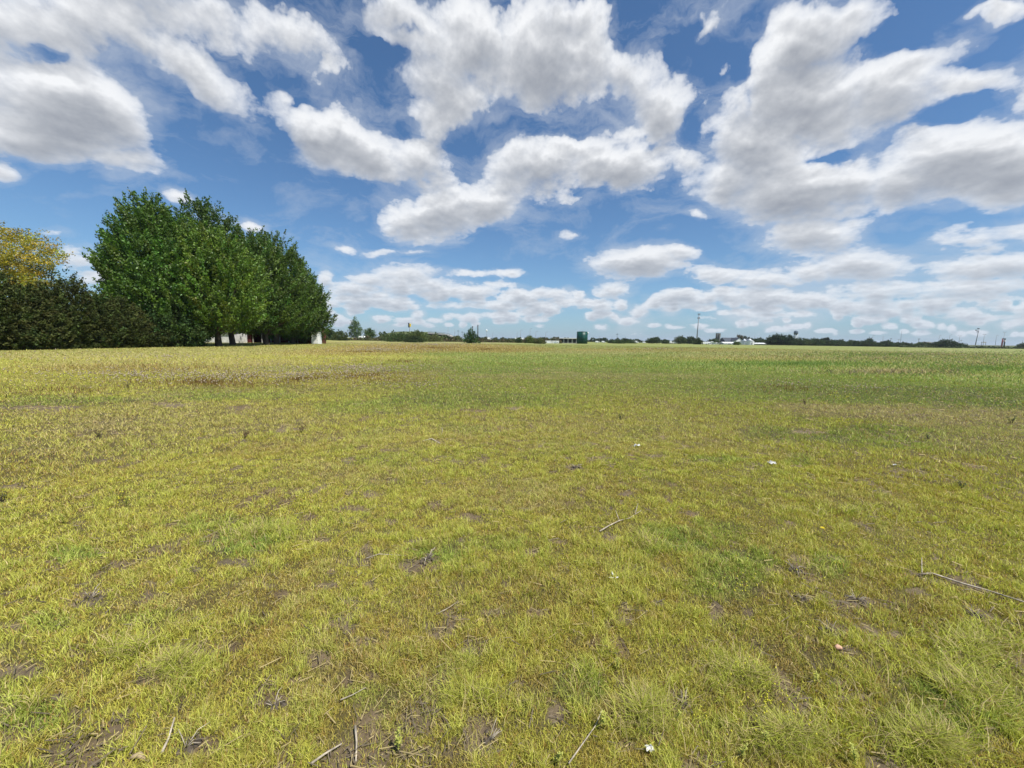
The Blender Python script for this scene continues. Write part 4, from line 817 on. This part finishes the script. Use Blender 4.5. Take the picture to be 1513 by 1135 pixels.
for px, lab, Yq, w, yt, ye in [(1099.5, 'left and farther of the two shiny steel grain bins', 346, 10.5, 501.3, 504.5), (1107.5, 'right and nearer of the two shiny steel grain bins', 338, 11.5, 500.9, 504.3)]:
    s = Yq / FPX; o = empty('grain_bin', (gx(px, Yq), Yq, 0), lab, 'grain bin', 'steel grain bins at the farm'); ze = z_at(px, ye, Yq); zt = z_at(px, yt, Yq); rg = w * s / 2
    wv = MB(); zs = np.linspace(0, ze, 17); wv.tube([(0, 0, z_) for z_ in zs], [rg * (1 + .006 * (k_ % 2)) for k_ in range(17)], 32).build('wall', M['steel'], o)
    MB().tube([(0, 0, ze), (0, 0, ze + (zt - ze) * .9), (0, 0, zt)], [rg * 1.03, rg * .14, rg * .12], 32).build('roof', M['steel'], o)
    MB().tube([(0, 0, zt), (0, 0, zt + .35)], rg * .16, 12).build('cap', M['steel'], o); MB().box(-.45, .45, -rg - .06, -rg * .96, .2, 2.2).build('door', M['pole'], o)
# water tower
Y = 520.; s = Y / FPX; o = empty('water_tower', (gx(1174.5, Y), Y, 0), 'dark round-bellied water tower standing above the trees', 'water tower'); zt = z_at(1174.5, 489, Y); zb = z_at(1174.5, 494.5, Y); rw = 2.7 * s
MB().tube([(0, 0, zb - .8), (0, 0, zb), (0, 0, zb + (zt - zb) * .35), (0, 0, zb + (zt - zb) * .8), (0, 0, zt), (0, 0, zt + .5)], [rw * .25, rw * .75, rw, rw * .98, rw * .7, .2], 24).build('tank', M['blue'], o)
for sx_ in (-1, 1):
    for sy_ in (-1, 1): MB().tube([(sx_ * rw * .75, sy_ * rw * .75, 0), (sx_ * rw * .55, sy_ * rw * .55, zb + .5)], .30, 6).build('leg', M['dirty_white'], o)
MB().tube([(0, 0, 0), (0, 0, zb)], .4, 8).build('riser_pipe', M['dirty_white'], o)
MB().tube([(0, 0, zb + (zt - zb) * .30), (0, 0, zb + (zt - zb) * .36)], rw * 1.1, 24).build('walkway', M['darkpole'], o)
# stadium type light mast at right
Y = 430.; s = Y / FPX; o = empty('floodlight_mast', (gx(1440.5, Y), Y, 0), 'leaning-looking grey floodlight mast with stacked lamp clusters', 'floodlight'); H = z_at(1443, 486, Y)
MB().tube([(0, 0, 0), (1.6, 0, H)], [.42, .25], 8).build('pole', M['pole'], o)
for xx, py_, nm2 in ((1444.5, 485.6, 1), (1441.5, 488, 2), (1443.5, 490.5, 3)):
    q = Vector(at(xx, py_, Y)) - o.location; c_ = MB().box(q.x - 1.1, q.x + 1.1, -.5, -.2, q.z - .1, q.z + .1).build('lamp_bar', M['darkpole'], o)
    for k_ in (-.75, 0, .75): MB().box(q.x + k_ - .3, q.x + k_ + .3, -.95, -.5, q.z - .45, q.z + .45).build('lamp', M['darkpole'], c_)
# sign gantries on the road
for px0, px1, yt, yb, lab in [(1357, 1379, 505.3, 509, 'flat roadside sign gantry over the light bush'), (1449, 1456, 505.3, 511, 'small gantry with a dark sign bar on the far right road bank')]:
    Y = 425.; o = empty('road_gantry', (gx((px0 + px1) / 2, Y), Y, 0), lab, 'gantry'); hw = (gx(px1, Y) - gx(px0, Y)) / 2; zt = z_at((px0 + px1) / 2, yt, Y)
    for k_ in (-1, 1): MB().tube([(k_ * hw * .9, 0, 0), (k_ * hw * .9, 0, zt)], .22, 6).build('post', M['pole'], o)
    MB().box(-hw, hw, -.35, .35, zt - .5, zt).build('beam', M['pole'], o); MB().box(-hw * .6, hw * .6, -.6, -.42, zt - 1.0, zt + .1).build('sign_panel', M['concrete'], o)
# red and white frame
Y = 420.; s = Y / FPX; o = empty('lattice_frame', (gx(1481.5, Y), Y, 0), 'dark and red lattice portal frame on the far right road bank', 'steel frame'); zt = z_at(1481.5, 500, Y); hw = 2.5 * s
for k_ in (-1, 1):
    f = MB(); f.tube([(k_ * hw, 0, 0), (k_ * hw * .8, 0, zt)], .34, 5); f.tube([(k_ * hw * .5, 0, 0), (k_ * hw * .45, 0, zt)], .26, 5)
    for t in np.linspace(.1, .9, 6): f.tube([(k_ * hw * .95, 0, zt * t), (k_ * hw * .5, 0, zt * (t + .08))], .18, 4)
    f.build('leg', M['signred' if k_ < 0 else 'darkpole'], o)
MB().box(-hw * .85, hw * .85, -.5, .5, zt - 1.0, zt).build('top_beam', M['darkpole'], o); MB().box(-hw * .8, hw * .3, -.6, -.5, zt - 3.4, zt - 2.6).build('red_panel', M['signred'], o); MB().box(hw * .3, hw * .85, -.62, -.5, zt - 3.4, zt - 2.2).build('white_panel', M['white'], o)
# guard rail along right road
o = empty('guard_rail', (gx(1475, 424), 424, 0), 'pale guard rail running along the road bank at far right', 'guard rail'); x0, x1 = gx(1425, 424) - o.location.x, gx(1600, 424) - o.location.x
MB().box(x0, x1, 0, .2, z_at(1475, 510.9, 424), z_at(1475, 510.3, 424)).build('rail', M['concrete'], o)
ps_ = MB()
for xx in np.arange(x0, x1, 4.): ps_.box(xx, xx + .2, .2, .4, .2, z_at(1475, 510.4, 424))
ps_.build('posts', M['pole'], o)['kind'] = 'stuff'

# the thin haze of a warm day
hz = MB().box(-7100, 7100, -7100, 7100, -1.5, 60)
hm = bpy.data.materials.new('haze'); hm.use_nodes = True; hm.node_tree.nodes.clear(); n = NT(hm.node_tree)
pv = n.n('ShaderNodeVolumePrincipled', {'Color': (.80, .88, 1, 1), 'Density': HAZE, 'Anisotropy': 0.2})
n.t.links.new(pv.outputs[0], n.n('ShaderNodeOutputMaterial').inputs['Volume'])
tag(hz.build('haze', hm), 'thin pale haze over the far end of the field', kind='stuff')

# ------------------------------------------------------------------ small things on the near turf
def gz(x, y): return float(relief(np.array([x]), np.array([y]))[0])
def stalk(pts, r, name, label, cat='stalk', m_='stick', group=None, twigs=()):
    P3 = [Vector((*gp(px, py), 0)) for px, py, *h in pts]; 
    for p, q in zip(P3, pts): p.z = gz(p.x, p.y) + .02 + (q[2] if len(q) > 2 else 0)
    o_ = P3[0].copy(); o_.z = 0; mb = MB(); k = len(P3)
    mb.tube([p - o_ for p in P3], [r * (1 - .5 * i / max(1, k - 1)) for i in range(k)], 7)
    o = mb.build(name, M[m_], loc=o_); tag(o, label, cat, group)
    for tw in twigs:
        Q = [Vector((*gp(px, py), 0)) for px, py, h in tw]
        for p, q in zip(Q, tw): p.z = gz(p.x, p.y) + .02 + q[2]
        MB().tube([p - o_ for p in Q], [r * .6, r * .3][:len(Q)] if len(Q) == 2 else r * .4, 5).build('twig', M[m_], o)
    return o
stalk([(1358,850),(1378,848),(1420,862),(1460,875),(1512,893),(1560,910)], .0075, 'dry_stalk', 'long pale dry stalk lying across the turf at the right edge', twigs=[[(1362,848,0),(1361,830,.02)]])
stalk([(886,788),(900,779),(915,771),(930,768),(947,757)], .006, 'dry_twig', 'crooked grey twig lying in the grass right of centre', 'twig', twigs=[[(915,771,0),(909,764,.05)], [(938,764,0),(942,753,.05)]])
stalk([(541,829),(560,823),(600,825)], .004, 'dry_twig', 'thin pale twig left of the dark stubble stump', 'twig')
stalk([(240,1122),(250,1100),(260,1080,.04)], .005, 'dry_stalk', 'short bleached stalk standing up near the bottom left')
stalk([(459,1133),(480,1118),(505,1103)], .005, 'dry_stalk', 'bleached stalk lying at the bottom edge left of centre')
stalk([(525,1078),(527,1100),(526,1128)], .005, 'dry_stalk', 'grey upright stalk pointing at the viewer near the bottom edge')
stalk([(503,1041),(520,1034),(541,1022)], .003, 'dry_stalk', 'thin straw on the turf left of the leafy shoot')
stalk([(840,1132),(860,1105),(880,1078),(888,1066,.03)], .003, 'dry_stalk', 'long thin straw leading up to the central leafy shoot')
stalk([(645,908),(660,902),(677,891)], .003, 'dry_stalk', 'short straw lying above the middle of the near turf')
stalk([(653,634),(654,640),(652,647,.02)], .006, 'dry_stalk', 'upright pale straw in the middle distance')
stalk([(625,655),(638,652),(650,658)], .012, 'dry_twig', 'grey curved twig in the middle distance left of centre', 'twig')
def stump(px, py, sc, label, seed):
    sc *= .62; rng = random.Random(seed); x, y = gp(px, py); z = gz(x, y) - .006; o = empty('stubble_stump', (x, y, z), label, 'stubble stump', 'old stubble stumps in the turf')
    b = MB(); 
    for k_ in range(16):
        a = rng.random() * 6.28; d = rng.random() * .07 * sc; h = (.012 + .03 * rng.random()) * sc; rr0 = (.006 + .016 * rng.random()) * sc
        b.tube([(math.cos(a) * d, math.sin(a) * d, -.01), (math.cos(a) * d, math.sin(a) * d, h * .6), (math.cos(a) * d * .8, math.sin(a) * d * .8, h)], [rr0, rr0 * .85, rr0 * .35], 6)
    b.build('root_clod', M['soil'], o)
    for k_ in range(6):
        a = rng.random() * 6.28; e = rng.random() * .75 + .25; L = (.06 + .09 * rng.random()) * sc
        MB().tube([(0, 0, .01), (math.cos(a) * L * e * .5, math.sin(a) * L * e * .5, L * .45), (math.cos(a) * L * e, math.sin(a) * L * e, L * (1.05 - e) + .012)], [.0030 * sc, .0024 * sc, .0012 * sc], 6).build('stalk', M['stick'], o)
stump(1172, 845, 1.5, 'largest dark stubble stump beside the green tuft right of centre', 1); stump(1265, 890, 1.3, 'dark stubble stump with crossed straws left of the long pale stalk', 2); stump(1225, 938, 1.1, 'ragged stubble stump below the crossed one', 3)
stump(1440, 910, 1.2, 'stubble stump under the right end of the long pale stalk', 4); stump(632, 828, 1.5, 'grey upright stubble stump left of centre', 5); stump(1185, 888, .8, 'small stubble stump between the largest and the crossed one', 6)
stump(850, 692, 1.8, 'small dark stump in the middle distance just right of centre', 7); stump(275, 1108, 1.2, 'stubble stump in the bare soil at the bottom left', 8); stump(722, 1098, 1.2, 'stubble stump in the bare strip at the bottom centre', 9); stump(1012, 1040, 1.1, 'matted stubble stump right of the pale straw tuft', 10)
stump(405, 1046, 1.1, 'stubble stump in the bare patch left of the leafy shoot', 11); stump(135, 888, 1.4, 'flattened stubble stump in the left soil streak', 12)
def shoot(px, py, sc, label, seed, flower=True):
    rng = random.Random(seed); x, y = gp(px, py); z = gz(x, y); o = empty('leafy_shoot', (x, y, z), label, 'weed', 'pale leafy weed shoots in the turf')
    sc *= .72; H = .16 * sc; lx, ly = rng.uniform(-.4, .4) * H, rng.uniform(-.3, .3) * H
    MB().tube([(0, 0, -.01), (lx * .4, ly * .4, H * .5), (lx, ly, H)], [.0024, .002, .001], 5).build('stem', M['shoot_stem'], o)
    n_ = 26; V = []; C_ = []
    for k_ in range(n_):
        t = .25 + .75 * k_ / n_; a = k_ * 2.4; L = .030 * sc * (1.25 - .6 * t) * rng.uniform(.8, 1.2); c = Vector((lx * t, ly * t, H * t)) + Vector((rng.uniform(-1, 1), rng.uniform(-1, 1), 0)) * .006; d = Vector((math.cos(a), math.sin(a), .55)).normalized(); s_d = d.cross(Vector((0, 0, 1))).normalized() * L * .32; up = s_d.cross(d).normalized() * L * .18
        V += [c, c + d * L * .5 + s_d + up, c + d * L, c + d * L * .5 - s_d + up]; C_ += [np.array((.46, .47, .11)) * rng.uniform(.75, 1.2)] * 4
    np_mesh('leaves', np.array(V), np.arange(len(V)).reshape(-1, 4), M['grass'], np.array(C_), o)
M['shoot_stem'] = mat('green_stem', (.22, .28, .06), .6)
SH = [(588,1112,.85,'brightest leafy shoot near the bottom edge left of centre'),(892,1078,.9,'leafy shoot at the head of the long thin straw, bottom centre'),(823,1128,.7,'yellowing leafy shoot cut by the bottom edge at centre'),(1352,940,.7,'leafy shoot below the long pale stalk, right side'),(913,990,.6,'small leafy shoot above the pale straw tuft'),
 (507,778,.9,'small leafy shoot far left of centre in the middle distance'),(186,750,1.,'yellow leafy shoot on the left in the middle distance'),(95,775,.9,'leafy shoot left of the yellow one'),(1095,1118,.7,'leafy shoot at the left of the bottom right tuft'),(1265,1125,.8,'leafy shoot in the tuft at the bottom right'),
 (1128,1100,.8,'leafy shoot in the middle of the bottom right tuft'),(1208,1010,.6,'thin leafy shoot right of the tan stone'),(1465,990,.7,'leafy shoot at the right edge'),(1392,985,.8,'tall leafy shoot in the dark green patch at right'),(995,1065,.6,'leafy shoot between the straw tuft and the torn paper'),(625,978,.5,'tiny leafy shoot in the centre left turf')]
for i_, (px, py, sc, lab) in enumerate(SH): shoot(px, py, sc, lab, 40 + i_)
# dark upright weeds
def weed(px, py, sc, label, seed, tone=(.07, .11, .03)):
    x, y = gp(px, py); rng = np.random.default_rng(seed); k = 60; o = empty('tall_weed', (x, y, gz(x, y)), label, 'weed', 'upright weeds in the middle distance'); H = .15 * sc
    mb = MB(); P = []
    for q in range(5):
        a = rng.random() * 6.28; e = rng.random() * .6; p = Vector((math.cos(a) * H * e, math.sin(a) * H * e, H * (.6 + .4 * rng.random()))); mb.tube([(0, 0, -.02), p * .5 + Vector((0, 0, .01)), p], [.004, .003, .0015], 5); P += [p * t for t in np.linspace(.3, 1, 9)]
    mb.build('stem', M['bark'], o); P = np.array([list(p) for p in P]); D = rng.normal(size=P.shape) + np.array((0, 0, .8)); D /= np.linalg.norm(D, axis=1)[:, None]
    V, c = leaves(P, D, 2, .03 * sc, .008 * sc, .016 * sc, np.tile(np.array(tone), (len(P), 1)), rng); np_mesh('leaves', V, np.arange(len(V)).reshape(-1, 4), M['grass'], c, o)
for px, py, sc, lab, tn in [(1421,724,.6,'dark green leafy weed on its own in the right turf',(.06,.11,.03)),(148,650,1.1,'dark spindly weed standing on its own at left',(.09,.075,.035)),(1495,626,1.1,'bushy green weed at the right edge of the field',(.08,.13,.03)),(1370,650,.8,'faint green weed in the tan patch at right',(.08,.12,.04)),(917,622,1.,'small dark weed beyond the middle of the field',(.07,.10,.035)),(2,745,.9,'dark weed cut by the left edge',(.06,.07,.03)),(362,648,1.0,'reddish weed in the left turf',(.16,.09,.045)),(445,640,1.1,'second reddish weed in the left turf, right of the first',(.16,.09,.045)),(190,575,1.4,'brown weed in the left middle distance',(.13,.085,.045)),(1190,598,1.0,'dry weed before the tan patch at right',(.15,.10,.05))]:
    weed(px, py, sc, lab, int(px), tn)
# litter
def scrap(px, py, sc, label, m_='paper', seed=1, name='paper_scrap', cat='litter'):
    x, y = gp(px, py); rng = random.Random(seed); mb = MB(); n_ = 5; V = []
    for i_ in range(n_):
        for j_ in range(n_): V.append(((i_ / 4 - .5) * .09 * sc + rng.uniform(-.01, .01) * sc, (j_ / 4 - .5) * .06 * sc + rng.uniform(-.01, .01) * sc, .02 + .045 * sc * abs(math.sin(i_ * 1.3 + seed)) * rng.uniform(.4, 1)))
    F = [(i_ * n_ + j_, (i_ + 1) * n_ + j_, (i_ + 1) * n_ + j_ + 1, i_ * n_ + j_ + 1) for i_ in range(4) for j_ in range(4)]
    mb.add(V, F); o = mb.build(name, M[m_], loc=(x, y, gz(x, y))); so_ = o.modifiers.new('solid', 'SOLIDIFY'); so_.thickness = .003; tag(o, label, cat)
scrap(1140, 688, .95, 'crumpled white scrap in the turf right of centre', seed=2); scrap(941, 663, .9, 'small pale scrap beyond the middle of the turf', seed=3); scrap(960, 1112, .36, 'torn white paper scrap at the bottom edge right of centre', seed=4); scrap(1321, 690, .4, 'tiny white fleck right of the crumpled scrap', seed=6)
x, y = gp(907, 860); fo = empty('fallen_feather', (x, y, gz(x, y) + .02), 'small white three-bladed seed husk lying in the turf just right of centre', 'husk')
for a, L in ((.2, .035), (1.7, .045), (3.3, .04)):
    d = Vector((math.cos(a), math.sin(a) * .5, .35 * abs(math.sin(a)) + .1)).normalized(); sd2 = Vector((-d.y, d.x, .2)).normalized() * .006
    MB().add([(0, 0, 0), tuple(d * L * .6 + sd2), tuple(d * L), tuple(d * L * .6 - sd2), tuple(d * L * .5 + Vector((0, 0, .006)))], [(0, 1, 4), (1, 2, 4), (2, 3, 4), (3, 0, 4)]).build('blade', M['paper'], fo)
x, y = gp(1238, 966); mb = MB(); mb.tube([(-.018, 0, .008), (-.012, 0, .014), (0, .004, .017), (.012, 0, .013), (.018, 0, .008)], [.003, .010, .012, .009, .003], 9); tag(mb.build('tan_stone', M['stone'], loc=(x, y, gz(x, y) + .01)), 'small tan stone half hidden in the turf at lower right', 'stone')
x, y = gp(205, 1128); mb = MB(); mb.tube([(-.03, 0, .008), (-.018, 0, .012), (0, .006, .014), (.018, 0, .011), (.03, -.004, .008)], [.003, .008, .010, .007, .002], 9); tag(mb.build('dry_cob', M['straw'], loc=(x, y, gz(x, y) + .005)), 'pale dry cob fragment on bare soil at the bottom left edge', 'cob')
x, y = gp(1213, 794); fo = empty('dandelion', (x, y, gz(x, y)), 'single bright yellow dandelion flower in the turf right of centre', 'flower')
MB().tube([(0, 0, 0), (.004, 0, .07)], .002, 5).build('stem', M['shoot_stem'], fo)
fl = MB()
for k_ in range(22):
    a = k_ * 2.4; rr3 = .018 - .0004 * k_; fl.add([(.004, 0, .07), (.004 + math.cos(a - .14) * rr3, math.sin(a - .14) * rr3, .074 + k_ * .0004), (.004 + math.cos(a + .14) * rr3, math.sin(a + .14) * rr3, .074 + k_ * .0004)], [(0, 1, 2)])
fl.build('petals', M['petal'], fo)
print('objects', len(SC.objects))
